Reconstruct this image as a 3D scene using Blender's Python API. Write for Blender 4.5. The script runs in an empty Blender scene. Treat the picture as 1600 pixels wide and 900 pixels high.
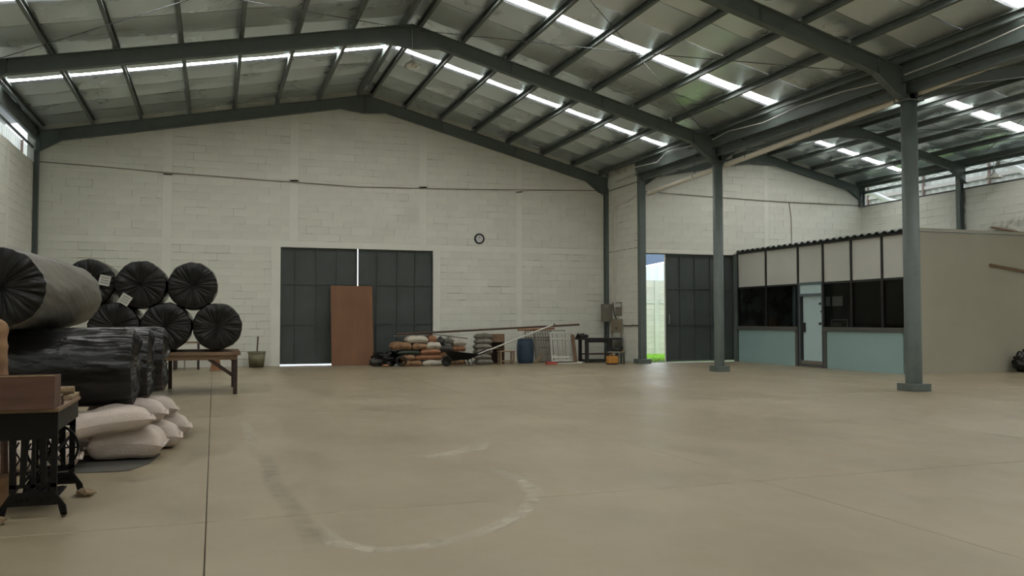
import bpy, math, random
from mathutils import Vector, Matrix, noise
random.seed(7)
S = bpy.context.scene
COL = S.collection
pi = math.pi

# ------------------------------------------------------------------ camera
def make_camera():
    y, p, r = math.radians(19.233), math.radians(2.143), math.radians(-0.082)
    fw = Vector((math.sin(y)*math.cos(p), math.cos(y)*math.cos(p), math.sin(p)))
    rt = Vector((math.cos(y), -math.sin(y), 0))
    up = rt.cross(fw)
    r2 = rt*math.cos(r)+up*math.sin(r)
    u2 = -rt*math.sin(r)+up*math.cos(r)
    m = Matrix((r2, u2, -fw)).transposed().to_4x4()
    m.translation = (0, 0, 1.5)
    cd = bpy.data.cameras.new('camera')
    cd.sensor_width = 36; cd.lens = 30.01; cd.clip_end = 300
    c = bpy.data.objects.new('camera', cd); COL.objects.link(c)
    c.matrix_world = m
    S.camera = c
make_camera()
CAM = Vector((0, 0, 1.5))

# ------------------------------------------------------------------ world, exposure
W = bpy.data.worlds.new('sky'); S.world = W; W.use_nodes = True
nt = W.node_tree; nt.nodes.clear()
wo = nt.nodes.new('ShaderNodeOutputWorld'); wb = nt.nodes.new('ShaderNodeBackground')
tc = nt.nodes.new('ShaderNodeTexCoord'); sep = nt.nodes.new('ShaderNodeSeparateXYZ'); cr = nt.nodes.new('ShaderNodeValToRGB')
cr.color_ramp.elements[0].position = 0.0; cr.color_ramp.elements[0].color = (0.95, 0.97, 1.0, 1)
cr.color_ramp.elements[1].position = 0.7; cr.color_ramp.elements[1].color = (0.72, 0.84, 1.0, 1)
nt.links.new(tc.outputs['Generated'], sep.inputs[0]); nt.links.new(sep.outputs['Z'], cr.inputs[0])
nt.links.new(cr.outputs[0], wb.inputs[0]); wb.inputs[1].default_value = 4.2
nt.links.new(wb.outputs[0], wo.inputs[0])
SKYLIGHT = 15.0
vs = S.view_settings
S.display_settings.display_device = 'sRGB'
vs.view_transform = 'Standard'; vs.look = 'None'; vs.gamma = 1; vs.use_curve_mapping = False
vs.exposure = 0.0

# ------------------------------------------------------------------ materials
def mat(name, col, rough=.6, metal=0, var=0.0, vscale=3.0, bump=0.0, bscale=20.0, spec=.5, stretch=None, island=0.0, coat=0, emit=None, col2=None, coords='Object', detail=6, ramp=(.3, .7)):
    m = bpy.data.materials.new(name); m.use_nodes = True
    t = m.node_tree; b = t.nodes['Principled BSDF']
    b.inputs['Roughness'].default_value = rough; b.inputs['Metallic'].default_value = metal
    b.inputs['Specular IOR Level'].default_value = spec
    b.inputs['Base Color'].default_value = (*col, 1)
    if coat: b.inputs['Coat Weight'].default_value = coat; b.inputs['Coat Roughness'].default_value = .25
    if emit: b.inputs['Emission Color'].default_value = (*emit[0], 1); b.inputs['Emission Strength'].default_value = emit[1]
    tcn = t.nodes.new('ShaderNodeTexCoord'); vec = tcn.outputs[coords]
    if coords == 'World':
        pass
    if stretch:
        mp = t.nodes.new('ShaderNodeMapping'); mp.inputs['Scale'].default_value = stretch
        t.links.new(vec, mp.inputs[0]); vec = mp.outputs[0]
    last = None
    if var or col2:
        n = t.nodes.new('ShaderNodeTexNoise'); n.inputs['Scale'].default_value = vscale; n.inputs['Detail'].default_value = detail
        n.inputs['Roughness'].default_value = .6
        t.links.new(vec, n.inputs['Vector'])
        r = t.nodes.new('ShaderNodeValToRGB'); e = r.color_ramp.elements
        e[0].position = ramp[0]; e[1].position = ramp[1]
        if col2: e[0].color = (*col2, 1); e[1].color = (*col, 1)
        else:
            e[0].color = (*[c*(1-var) for c in col], 1); e[1].color = (*[min(1, c*(1+var)) for c in col], 1)
        t.links.new(n.outputs['Fac'], r.inputs[0]); last = r.outputs[0]
    if island:
        g = t.nodes.new('ShaderNodeNewGeometry'); o = t.nodes.new('ShaderNodeObjectInfo')
        ad = t.nodes.new('ShaderNodeMath'); ad.operation = 'ADD'
        t.links.new(g.outputs['Random Per Island'], ad.inputs[0]); t.links.new(o.outputs['Random'], ad.inputs[1])
        fr = t.nodes.new('ShaderNodeMath'); fr.operation = 'FRACT'; t.links.new(ad.outputs[0], fr.inputs[0])
        mr = t.nodes.new('ShaderNodeMapRange'); mr.inputs['To Min'].default_value = 1-island; mr.inputs['To Max'].default_value = 1+island
        t.links.new(fr.outputs[0], mr.inputs[0])
        vm = t.nodes.new('ShaderNodeVectorMath'); vm.operation = 'SCALE'
        if last is None: vm.inputs[0].default_value = col
        else: t.links.new(last, vm.inputs[0])
        t.links.new(mr.outputs[0], vm.inputs['Scale']); last = vm.outputs[0]
    if last is not None: t.links.new(last, b.inputs['Base Color'])
    if bump:
        n2 = t.nodes.new('ShaderNodeTexNoise'); n2.inputs['Scale'].default_value = bscale; n2.inputs['Detail'].default_value = 5
        t.links.new(vec, n2.inputs['Vector'])
        bp = t.nodes.new('ShaderNodeBump'); bp.inputs['Strength'].default_value = bump; bp.inputs['Distance'].default_value = .02
        t.links.new(n2.outputs['Fac'], bp.inputs['Height']); t.links.new(bp.outputs[0], b.inputs['Normal'])
    return m

M = {}
WP = (.70, .705, .625)
M['paint_block'] = mat('painted block', WP, .85, var=.05, vscale=1.2, bump=.25, bscale=30, island=.035)
M['mortar'] = mat('bare mortar joint', (.60, .60, .53), .95, col2=(.24, .235, .20), vscale=1.6, ramp=(.40, .50))
M['joint'] = mat('dark saw cut filler', (.05, .042, .03), .9)
M['paint_band'] = mat('painted render', (.74, .745, .665), .8, var=.03, vscale=2)
M['plaster'] = mat('office plaster', (.46, .445, .365), .8, var=.05, vscale=.8, bump=.1)
M['steel'] = mat('dark grey painted steel', (.110, .136, .125), .45, var=.12, vscale=3, spec=.5)
M['purlin'] = mat('purlin steel', (.12, .143, .133), .5, var=.2, vscale=2)
M['galv'] = mat('galvanised steel', (.42, .43, .42), .4, metal=.7, var=.2, vscale=6)
M['door'] = mat('dark gate steel', (.058, .070, .066), .5, var=.18, vscale=1.3)
M['white_steel'] = mat('white painted steel', (.62, .61, .56), .5, var=.05)
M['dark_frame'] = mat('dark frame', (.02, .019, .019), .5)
M['grey_frame'] = mat('grey rendered border', (.10, .098, .09), .7, var=.08)
M['white_panel'] = mat('off white wall board', (.62, .62, .57), .7, var=.03, vscale=1)
M['blue_panel'] = mat('pale blue painted panel', (.32, .47, .465), .6, var=.04, vscale=.8)
M['blue_door'] = mat('pale blue door leaf', (.52, .68, .69), .5, var=.04)
M['alu'] = mat('grey blue aluminium', (.13, .17, .19), .4, metal=.3)
M['wood_brown'] = mat('reddish brown plywood', (.225, .108, .052), .7, col2=(.17, .080, .040), vscale=2.2, stretch=(1, 1, .35))
M['wood_table'] = mat('worn table wood', (.26, .17, .10), .6, col2=(.13, .075, .04), vscale=5, stretch=(.4, 3, 3))
M['wood_dark'] = mat('dark brown wood', (.045, .020, .016), .55, col2=(.02, .01, .008), vscale=6)
M['wood_red'] = mat('reddish drawer wood', (.120, .058, .036), .5, col2=(.07, .032, .020), vscale=4, stretch=(.6, 2, 4))
M['wood_pale'] = mat('pale dusty wood', (.33, .25, .15), .8, col2=(.2, .14, .08), vscale=6, stretch=(3, .5, 3))
M['iron'] = mat('black cast iron', (.006, .0055, .005), .5, var=.3, spec=.2)
M['black_film'] = mat('black plastic film', (.006, .006, .006), .24, var=.3, vscale=2, bump=.75, bscale=5, stretch=(1.6, .8, 1.6), spec=.4)
M['black_end'] = mat('gathered black film', (.005, .005, .005), .30, var=.3, vscale=4, bump=.3, bscale=10, spec=.4)
M['grey_film'] = mat('mottled grey film', (.17, .158, .13), .45, col2=(.10, .094, .078), vscale=1.5, bump=.2, bscale=5)  # greyer than the other films, mottled by noise
M['sack'] = mat('white woven sack', (.55, .47, .41), .75, var=.07, vscale=5, bump=.3, bscale=50)
M['paper'] = mat('paper tag', (.62, .62, .58), .7)
M['ink'] = mat('grey print', (.2, .2, .2), .7)
M['tan'] = mat('tan bundle cloth', (.34, .20, .10), .8, col2=(.16, .085, .042), vscale=5, bump=.4, bscale=14)
M['tan_orange'] = mat('orange brown bundle cloth', (.36, .17, .085), .8, col2=(.2, .09, .045), vscale=4, bump=.4, bscale=14)
M['white_cloth'] = mat('white bundle cloth', (.52, .48, .40), .8, var=.12, vscale=6, bump=.4, bscale=14)
M['grey_sack'] = mat('grey sack cloth', (.28, .26, .22), .8, col2=(.15, .14, .12), vscale=5, bump=.4, bscale=14)
M['green_dark'] = mat('dark green tarpaulin', (.018, .030, .020), .6, var=.3, vscale=8)
M['black_plastic'] = mat('black plastic', (.014, .014, .015), .4, bump=.3)
M['grey_bag'] = mat('mottled grey bag', (.12, .11, .095), .6, col2=(.02, .02, .02), vscale=9)
M['blue_drum'] = mat('blue drum plastic', (.030, .060, .098), .45, var=.15, vscale=2)
M['pail'] = mat('stained pail', (.26, .25, .15), .6, col2=(.13, .13, .08), vscale=6)
M['yellow'] = mat('orange yellow plastic', (.50, .22, .035), .5, var=.1)
M['red'] = mat('faded red plastic', (.42, .09, .07), .5)
M['box_grey'] = mat('grey electrical box', (.20, .185, .15), .5, var=.06)
M['box_tan'] = mat('tan panel board', (.27, .225, .155), .7, var=.1)
M['pvc'] = mat('cream pipe', (.74, .70, .60), .45, var=.05)
M['cable'] = mat('grey cable', (.25, .22, .18), .6)
M['white_cable'] = mat('white cable', (.5, .5, .47), .5)
M['rod'] = mat('steel rod', (.07, .08, .08), .4, metal=.3)
M['rubber'] = mat('rubber', (.012, .012, .012), .7)
M['mat'] = mat('dark rubber mat', (.085, .08, .068), .8)
M['rust'] = mat('rust brown steel', (.075, .045, .03), .7, var=.3, vscale=9)
M['grass'] = mat('grass blade', (.36, .62, .07), .7, col2=(.27, .52, .05), vscale=3)
M['ground'] = mat('ground', (.26, .44, .06), .9, var=.2, vscale=2)
M['gravel'] = mat('pale yard concrete', (.5, .49, .45), .9, var=.2, vscale=2)
M['out_block'] = mat('weathered boundary block', (.62, .575, .49), .9, col2=(.53, .485, .41), vscale=1.2, island=.06)
M['out_mortar'] = mat('boundary mortar', (.42, .41, .35), .95)
M['out_post'] = mat('weathered concrete', (.55, .535, .46), .9, var=.12, vscale=2)
M['out_white'] = mat('white sheet cladding', (.46, .49, .52), .5)
M['out_roof'] = mat('slate blue roof sheet', (.07, .10, .15), .6)
M['annex'] = mat('translucent corrugated sheet', (.25, .255, .215), .6, var=.15, vscale=2)
M['clock_rim'] = mat('navy clock rim', (.010, .012, .026), .6, spec=.2)
M['clock_face'] = mat('clock face', (.6, .6, .6), .5)
M['roof_sheet'] = mat('roof sheet', (.35, .35, .35), .6)

def foil_material():
    m = bpy.data.materials.new('crinkled silver foil'); m.use_nodes = True
    t = m.node_tree; b = t.nodes['Principled BSDF']
    b.inputs['Metallic'].default_value = .74; b.inputs['Base Color'].default_value = (.82, .895, .905, 1)
    tcn = t.nodes.new('ShaderNodeTexCoord')
    mp = t.nodes.new('ShaderNodeMapping'); mp.inputs['Scale'].default_value = (.8, 3.2, 1)
    t.links.new(tcn.outputs['Object'], mp.inputs[0])
    n = t.nodes.new('ShaderNodeTexNoise'); n.inputs['Scale'].default_value = 2.2; n.inputs['Detail'].default_value = 7; n.inputs['Roughness'].default_value = .62
    t.links.new(mp.outputs[0], n.inputs['Vector'])
    n2 = t.nodes.new('ShaderNodeTexNoise'); n2.inputs['Scale'].default_value = .7; n2.inputs['Detail'].default_value = 3
    t.links.new(tcn.outputs['Object'], n2.inputs['Vector'])
    mr = t.nodes.new('ShaderNodeMapRange'); mr.inputs['From Min'].default_value = .35; mr.inputs['From Max'].default_value = .65
    mr.inputs['To Min'].default_value = .25; mr.inputs['To Max'].default_value = .36
    t.links.new(n2.outputs['Fac'], mr.inputs[0]); t.links.new(mr.outputs[0], b.inputs['Roughness'])
    mp3 = t.nodes.new('ShaderNodeMapping'); mp3.inputs['Scale'].default_value = (1.6, 15, 1); t.links.new(tcn.outputs['Object'], mp3.inputs[0])
    n3 = t.nodes.new('ShaderNodeTexNoise'); n3.inputs['Scale'].default_value = 2.0; n3.inputs['Detail'].default_value = 4; n3.inputs['Roughness'].default_value = .7
    t.links.new(mp3.outputs[0], n3.inputs['Vector'])
    ad = t.nodes.new('ShaderNodeMath'); ad.operation = 'ADD'; t.links.new(n.outputs['Fac'], ad.inputs[0]); t.links.new(n3.outputs['Fac'], ad.inputs[1])
    bp = t.nodes.new('ShaderNodeBump'); bp.inputs['Strength'].default_value = .45; bp.inputs['Distance'].default_value = .010
    t.links.new(ad.outputs[0], bp.inputs['Height']); t.links.new(bp.outputs[0], b.inputs['Normal'])
    return m
M['foil'] = foil_material()

def floor_material():
    m = bpy.data.materials.new('polished concrete'); m.use_nodes = True
    t = m.node_tree; b = t.nodes['Principled BSDF']
    g = t.nodes.new('ShaderNodeNewGeometry')
    def nz(sc, det, st=None):
        n = t.nodes.new('ShaderNodeTexNoise'); n.inputs['Scale'].default_value = sc; n.inputs['Detail'].default_value = det
        n.inputs['Roughness'].default_value = .6
        if st:
            mp = t.nodes.new('ShaderNodeMapping'); mp.inputs['Scale'].default_value = st
            t.links.new(g.outputs['Position'], mp.inputs[0]); t.links.new(mp.outputs[0], n.inputs['Vector'])
        else: t.links.new(g.outputs['Position'], n.inputs['Vector'])
        return n
    n1 = nz(.35, 8); n2 = nz(1.6, 6, (1, .5, 1)); n3 = nz(14, 3)
    r = t.nodes.new('ShaderNodeValToRGB'); e = r.color_ramp.elements
    e[0].position = .3; e[0].color = (.268, .222, .140, 1); e[1].position = .72; e[1].color = (.345, .294, .198, 1)
    t.links.new(n1.outputs['Fac'], r.inputs[0])
    mx = t.nodes.new('ShaderNodeMix'); mx.data_type = 'RGBA'; mx.blend_type = 'MULTIPLY'; mx.inputs[0].default_value = 1
    r2 = t.nodes.new('ShaderNodeValToRGB'); r2.color_ramp.elements[0].position = .3; r2.color_ramp.elements[0].color = (.90, .90, .90, 1)
    r2.color_ramp.elements[1].position = .7; r2.color_ramp.elements[1].color = (1.05, 1.05, 1.05, 1)
    t.links.new(n2.outputs['Fac'], r2.inputs[0])
    t.links.new(r.outputs[0], mx.inputs[6]); t.links.new(r2.outputs[0], mx.inputs[7])
    t.links.new(mx.outputs[2], b.inputs['Base Color'])
    mr = t.nodes.new('ShaderNodeMapRange'); mr.inputs['To Min'].default_value = .30; mr.inputs['To Max'].default_value = .50
    mr.inputs['From Min'].default_value = .3; mr.inputs['From Max'].default_value = .7
    t.links.new(n2.outputs['Fac'], mr.inputs[0]); t.links.new(mr.outputs[0], b.inputs['Roughness'])
    b.inputs['Specular IOR Level'].default_value = .5
    bp = t.nodes.new('ShaderNodeBump'); bp.inputs['Strength'].default_value = .05; bp.inputs['Distance'].default_value = .01
    t.links.new(n3.outputs['Fac'], bp.inputs['Height']); t.links.new(bp.outputs[0], b.inputs['Normal'])
    return m
M['floor'] = floor_material()

def stain_material(name, col, thr=.5, amt=.55):
    m = bpy.data.materials.new(name); m.use_nodes = True
    t = m.node_tree; b = t.nodes['Principled BSDF']
    b.inputs['Base Color'].default_value = (*col, 1); b.inputs['Roughness'].default_value = .6
    n = t.nodes.new('ShaderNodeTexNoise'); n.inputs['Scale'].default_value = 5; n.inputs['Detail'].default_value = 6
    g = t.nodes.new('ShaderNodeNewGeometry'); t.links.new(g.outputs['Position'], n.inputs['Vector'])
    a = t.nodes.new('ShaderNodeAttribute'); a.attribute_name = 'fade'
    ml = t.nodes.new('ShaderNodeMath'); ml.operation = 'MULTIPLY'
    mr = t.nodes.new('ShaderNodeMapRange'); mr.inputs['From Min'].default_value = thr-.12; mr.inputs['From Max'].default_value = thr+.2
    mr.inputs['To Max'].default_value = amt
    t.links.new(n.outputs['Fac'], mr.inputs[0]); t.links.new(mr.outputs[0], ml.inputs[0]); t.links.new(a.outputs['Fac'], ml.inputs[1])
    t.links.new(ml.outputs[0], b.inputs['Alpha'])
    return m
M['stain_light'] = stain_material('pale cement smear', (.60, .55, .44), .38, .50)
M['stain_dark'] = stain_material('grey wet patch', (.22, .20, .155), .40, .22)
M['stain_wall'] = stain_material('wall grime', (.10, .08, .055), .5)

def glass_material():
    m = bpy.data.materials.new('office glass'); m.use_nodes = True
    t = m.node_tree; t.nodes.clear()
    o = t.nodes.new('ShaderNodeOutputMaterial'); mx = t.nodes.new('ShaderNodeMixShader')
    tr = t.nodes.new('ShaderNodeBsdfTransparent'); tr.inputs[0].default_value = (.60, .62, .62, 1)
    gl = t.nodes.new('ShaderNodeBsdfGlossy'); gl.inputs['Roughness'].default_value = .03
    fr = t.nodes.new('ShaderNodeFresnel'); fr.inputs[0].default_value = 1.2
    t.links.new(fr.outputs[0], mx.inputs[0]); t.links.new(tr.outputs[0], mx.inputs[1]); t.links.new(gl.outputs[0], mx.inputs[2])
    t.links.new(mx.outputs[0], o.inputs[0])
    return m
M['glass'] = glass_material()
def lamp_glass():
    m = bpy.data.materials.new('clear lamp shade'); m.use_nodes = True
    t = m.node_tree; t.nodes.clear()
    o = t.nodes.new('ShaderNodeOutputMaterial'); mx = t.nodes.new('ShaderNodeMixShader'); mx.inputs[0].default_value = .6
    tr = t.nodes.new('ShaderNodeBsdfTransparent'); tr.inputs[0].default_value = (.85, .85, .82, 1)
    gl = t.nodes.new('ShaderNodeBsdfGlossy'); gl.inputs['Roughness'].default_value = .15; gl.inputs[0].default_value = (.8, .8, .78, 1)
    t.links.new(tr.outputs[0], mx.inputs[1]); t.links.new(gl.outputs[0], mx.inputs[2]); t.links.new(mx.outputs[0], o.inputs[0])
    return m
M['lamp_glass'] = lamp_glass()
M['skylight'] = mat('daylit translucent sheet', (.8, .8, .8), .5, emit=((1.0, .99, .965), SKYLIGHT))

# ------------------------------------------------------------------ mesh helpers
class MB:
    def __init__(s): s.v = []; s.f = []; s.sm = []
    def add(s, vs, fs, smooth=False):
        o = len(s.v); s.v += [tuple(v) for v in vs]; s.f += [tuple(i+o for i in f) for f in fs]; s.sm += [smooth]*len(fs)
        return s
    def box(s, x0, x1, y0, y1, z0, z1, M4=None):
        vs = [Vector(p) for p in ((x0,y0,z0),(x1,y0,z0),(x1,y1,z0),(x0,y1,z0),(x0,y0,z1),(x1,y0,z1),(x1,y1,z1),(x0,y1,z1))]
        if M4: vs = [M4 @ v for v in vs]
        return s.add(vs, [(0,3,2,1),(4,5,6,7),(0,1,5,4),(1,2,6,5),(2,3,7,6),(3,0,4,7)])
    def bar(s, a, b, w, h, up=(0,0,1)):
        a = Vector(a); b = Vector(b); d = (b-a); L = d.length; d.normalize()
        u = Vector(up); r = d.cross(u)
        if r.length < 1e-4: r = d.cross(Vector((1,0,0)))
        r.normalize(); u = r.cross(d)
        m = Matrix((r, d, u)).transposed().to_4x4(); m.translation = a
        return s.box(-w/2, w/2, 0, L, -h/2, h/2, m)
    def tube(s, pts, r, n=10, cap=True):
        pts = [Vector(p) for p in pts]; rs = r if isinstance(r, (list, tuple)) else [r]*len(pts)
        rings = []; prev = None
        for i, p in enumerate(pts):
            d = (pts[min(i+1, len(pts)-1)]-pts[max(i-1, 0)]).normalized()
            if prev is None:
                u = Vector((0,0,1)) if abs(d.z) < .9 else Vector((1,0,0))
                a = d.cross(u).normalized()
            else: a = (prev - d*prev.dot(d)).normalized()
            prev = a; b = d.cross(a)
            rings.append([p + (a*math.cos(2*pi*k/n)+b*math.sin(2*pi*k/n))*rs[i] for k in range(n)])
        vs = [v for r_ in rings for v in r_]; fs = []
        for i in range(len(pts)-1):
            for k in range(n):
                fs.append((i*n+k, i*n+(k+1)%n, (i+1)*n+(k+1)%n, (i+1)*n+k))
        s.add(vs, fs, True)
        if cap:
            s.add(rings[0], [tuple(range(n))[::-1]]); s.add(rings[-1], [tuple(range(n))])
        return s
    def lathe(s, prof, c=(0,0,0), n=24, axis='z', smooth=True):
        vs = []; fs = []
        for (r, z) in prof:
            for k in range(n):
                a = 2*pi*k/n; p = (r*math.cos(a), r*math.sin(a), z)
                if axis == 'y': p = (p[0], -p[2], p[1])
                if axis == 'x': p = (p[2], p[0], p[1])
                vs.append((p[0]+c[0], p[1]+c[1], p[2]+c[2]))
        for i in range(len(prof)-1):
            for k in range(n): fs.append((i*n+k, i*n+(k+1)%n, (i+1)*n+(k+1)%n, (i+1)*n+k))
        return s.add(vs, fs, smooth)
    def prism(s, poly, axis, a, b):
        # poly list of 2d points in remaining axes order
        def P(p, t):
            if axis == 'y': return (p[0], t, p[1])
            if axis == 'x': return (t, p[0], p[1])
            return (p[0], p[1], t)
        n = len(poly); vs = [P(p, a) for p in poly]+[P(p, b) for p in poly]
        fs = [tuple(range(n))[::-1], tuple(range(n, 2*n))]+[(i, (i+1)%n, n+(i+1)%n, n+i) for i in range(n)]
        return s.add(vs, fs)
    def mesh(s, name):
        me = bpy.data.meshes.new(name); me.from_pydata(s.v, [], s.f); me.update()
        me.polygons.foreach_set('use_smooth', s.sm)
        return me
def build(name, mb, m, parent=None, loc=None, bevel=0, kind=None, recalc=True):
    me = mb.mesh(name) if isinstance(mb, MB) else mb
    if recalc and isinstance(mb, MB):
        import bmesh
        bm = bmesh.new(); bm.from_mesh(me); bmesh.ops.recalc_face_normals(bm, faces=bm.faces); bm.to_mesh(me); bm.free()
    if not me.materials: me.materials.append(M[m] if isinstance(m, str) else m)
    o = bpy.data.objects.new(name, me); COL.objects.link(o)
    if parent: o.parent = parent
    if loc: o.location = loc
    if bevel:
        b = o.modifiers.new('bevel', 'BEVEL'); b.width = bevel; b.segments = 2; b.limit_method = 'ANGLE'
    if kind: o['kind'] = kind
    return o
def tag(o, label, cat, group=None, kind=None):
    o['label'] = label; o['category'] = cat
    if group: o['group'] = group
    if kind: o['kind'] = kind
    return o
def thing(name, label, cat, loc=(0,0,0), rz=0, group=None):
    o = bpy.data.objects.new(name, None); COL.objects.link(o); o.location = loc; o.rotation_euler = (0,0,rz)
    return tag(o, label, cat, group)
def struct(name, mb, m, **k): return build(name, mb, m, kind='structure', **k)
def setting(name, loc=(0,0,0)):
    o = bpy.data.objects.new(name, None); COL.objects.link(o); o.location = loc; o['kind'] = 'structure'; return o
def B(*a): return MB().box(*a)
def rel(mb, loc):
    mb.v = [(x-loc[0], y-loc[1], z-loc[2]) for x, y, z in mb.v]; return mb

# ------------------------------------------------------------------ dimensions
XL, XC, XW = -5.19, 13.918, 23.44
YB, Y3, YF = 29.02, 26.39, -7.8
XR, HR, SL, SR = 4.78, 9.17, .1976, .2615
XR2, HR2, S2L, S2R = 18.926, 7.547, .185, .2276
FR = [29.02, 21.55, 14.23, 6.9, -.4]
def top1(x): return HR-(SL*(XR-x) if x < XR else SR*(x-XR))
def top2(x): return HR2-(S2L*(XR2-x) if x < XR2 else S2R*(x-XR2))

# ------------------------------------------------------------------ floor: slabs with saw-cut joints
floor = struct('floor', B(XL-.2, XW+.2, YF-.2, YB+.2, -.3, -.012), 'joint')
gx = [XL, -.04, 4.80, 9.64, 13.9, 18.7, XW]; gy = [YF, -.5, 6.80, 14.17, 21.5, YB]
for i in range(len(gx)-1):
    for j in range(len(gy)-1):
        g = .007
        y1 = gy[j+1] if gy[j+1] < YB or gx[i] < 13.8 else Y3+.2
        cx, cy = (gx[i]+gx[i+1])/2, (gy[j]+y1)/2
        w, l = (gx[i+1]-gx[i])/2-g*.5, (y1-gy[j])/2-g*1.1
        mb = MB(); c = .004
        vs = [(-w,-l,-.02),(w,-l,-.02),(w,l,-.02),(-w,l,-.02),(-w,-l,-c),(w,-l,-c),(w,l,-c),(-w,l,-c),(-w+c,-l+c,0),(w-c,-l+c,0),(w-c,l-c,0),(-w+c,l-c,0)]
        mb.add(vs, [(0,1,5,4),(1,2,6,5),(2,3,7,6),(3,0,4,7),(4,5,9,8),(5,6,10,9),(6,7,11,10),(7,4,8,11),(8,9,10,11)])
        build('floor_slab', mb, 'floor', floor, (cx, cy, 0))
def ribbon(name, pts, w, m, parent, z=.0012, plane='z', off=0):
    mb = MB(); vs = []; fs = []; fade = []
    n = len(pts)
    for i, p in enumerate(pts):
        a = Vector(pts[max(i-1, 0)]); b = Vector(pts[min(i+1, n-1)]); d = (b-a).normalized(); r = Vector((d.y, -d.x))
        e = 0 if i in (0, n-1) else 1
        for t_, fd in ((-1, 0), (-.4, 1), (.4, 1), (1, 0)):
            q = Vector(p)+r*w*t_/2
            vs.append((q.x, q.y, z) if plane == 'z' else (off, q.x, q.y)); fade.append(fd*e)
    for i in range(n-1):
        for k in range(3): fs.append((i*4+k, i*4+k+1, i*4+k+5, i*4+k+4))
    mb.add(vs, fs)
    o = build(name, mb, m, parent, recalc=False)
    at = o.data.attributes.new('fade', 'FLOAT', 'POINT'); at.data.foreach_set('value', fade)
    return o
ribbon('cement_smear', [(.42,13.6),(.45,12.4),(.47,11.2),(.50,10.4)], .16, 'stain_light', floor)
ribbon('damp_patch', [(.52,10.2),(.55,9.2),(.53,8.2),(.60,7.2),(.66,6.3),(.66,5.6)], .22, 'stain_dark', floor)
ribbon('cement_smear', [(.66,6.6),(.78,5.9),(1.0,5.6),(1.35,5.6),(1.7,5.75),(2.0,6.0),(2.35,6.4),(2.62,6.9),(2.75,7.6),(2.6,8.5)], .20, 'stain_light', floor)
ribbon('cement_smear', [(1.9,9.5),(2.3,9.2),(2.9,9.6),(3.2,10.4)], .3, 'stain_light', floor)
ribbon('damp_patch', [(-.95,8.9),(-.7,8.8),(-.5,9.0)], .35, 'stain_dark', floor)

# ------------------------------------------------------------------ block walls
_bm_cache = {}
BW, BH, G, PR = .742, .2475, .006, .005
def block_mesh(w, h, m, gv=0):
    k = (round(w, 2), round(h, 2), m, gv)
    if k not in _bm_cache:
        w, h = k[0]-G, k[1]-G-(0, .005, .012)[gv]; mb = MB(); c = .004
        a, b = w/2, h/2
        vs = [(-a,0,-b),(a,0,-b),(a,0,b),(-a,0,b),(-a,-PR*.5,-b),(a,-PR*.5,-b),(a,-PR*.5,b),(-a,-PR*.5,b),(-a+c,-PR,-b+c),(a-c,-PR,-b+c),(a-c,-PR,b-c),(-a+c,-PR,b-c)]
        mb.add(vs, [(0,1,5,4),(1,2,6,5),(2,3,7,6),(3,0,4,7),(4,5,9,8),(5,6,10,9),(6,7,11,10),(7,4,8,11),(8,9,10,11)])
        me = mb.mesh('block'); me.materials.append(M[m]); _bm_cache[k] = me
    return _bm_cache[k]
def lay_blocks(parent, to_world, rz, cells, roof=None, holes=(), m='paint_block', vis=lambda u, z: True, limit=300):
    out = []
    for (u0, u1, z0, z1) in cells:
        nr = max(1, round((z1-z0)/BH)); bh = (z1-z0)/nr
        for r in range(nr):
            za = z0+r*bh; zb = za+bh
            u = u0 - (BW/2 if r % 2 else 0) - random.choice((0, 0, .12))
            while u < u1-.02:
                a = max(u, u0); b = min(u+BW, u1); u += BW
                if b-a < .08: continue
                if u1-b < .08: b = u1
                segs = [(a, b)]
                for (h0, h1, k0, k1) in holes:
                    ns = []
                    for (p, q) in segs:
                        if zb <= k0+.02 or za >= k1-.02 or q <= h0 or p >= h1: ns.append((p, q)); continue
                        if p < h0-.05: ns.append((p, h0))
                        if q > h1+.05: ns.append((h1, q))
                    segs = ns
                for (p, q) in segs:
                    zt = zb
                    if roof:
                        lim = min(roof(p), roof(q))-.02
                        if za > lim-.06: continue
                        zt = min(zb, lim)
                    out.append(((p+q)/2, (za+zt)/2, q-p, zt-za))
    out = [o for o in out]
    out.sort(key=lambda o: (0 if vis(o[0], o[1]) else 1, (to_world(o[0], o[1])-CAM).length))
    for (u, z, w, h) in out[:limit]:
        ob = bpy.data.objects.new('block', block_mesh(w, h, m, random.choice((0,0,0,0,0,0,1,1,2)))); COL.objects.link(ob)
        ob.parent = parent; ob.location = to_world(u, z); ob.rotation_euler = (0, 0, rz)
    rest = out[limit:]
    if rest:
        mb = MB(); R = Matrix.Rotation(rz, 4, 'Z')
        for (u, z, w, h) in rest:
            T = to_world(u, z); src = block_mesh(w, h, m, random.choice((0,0,0,0,0,0,1,1,2)))
            mb.add([R @ v.co + T for v in src.vertices], [tuple(p.vertices) for p in src.polygons])
        build('block_field', mb, m, parent, recalc=False, kind='stuff')

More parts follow.
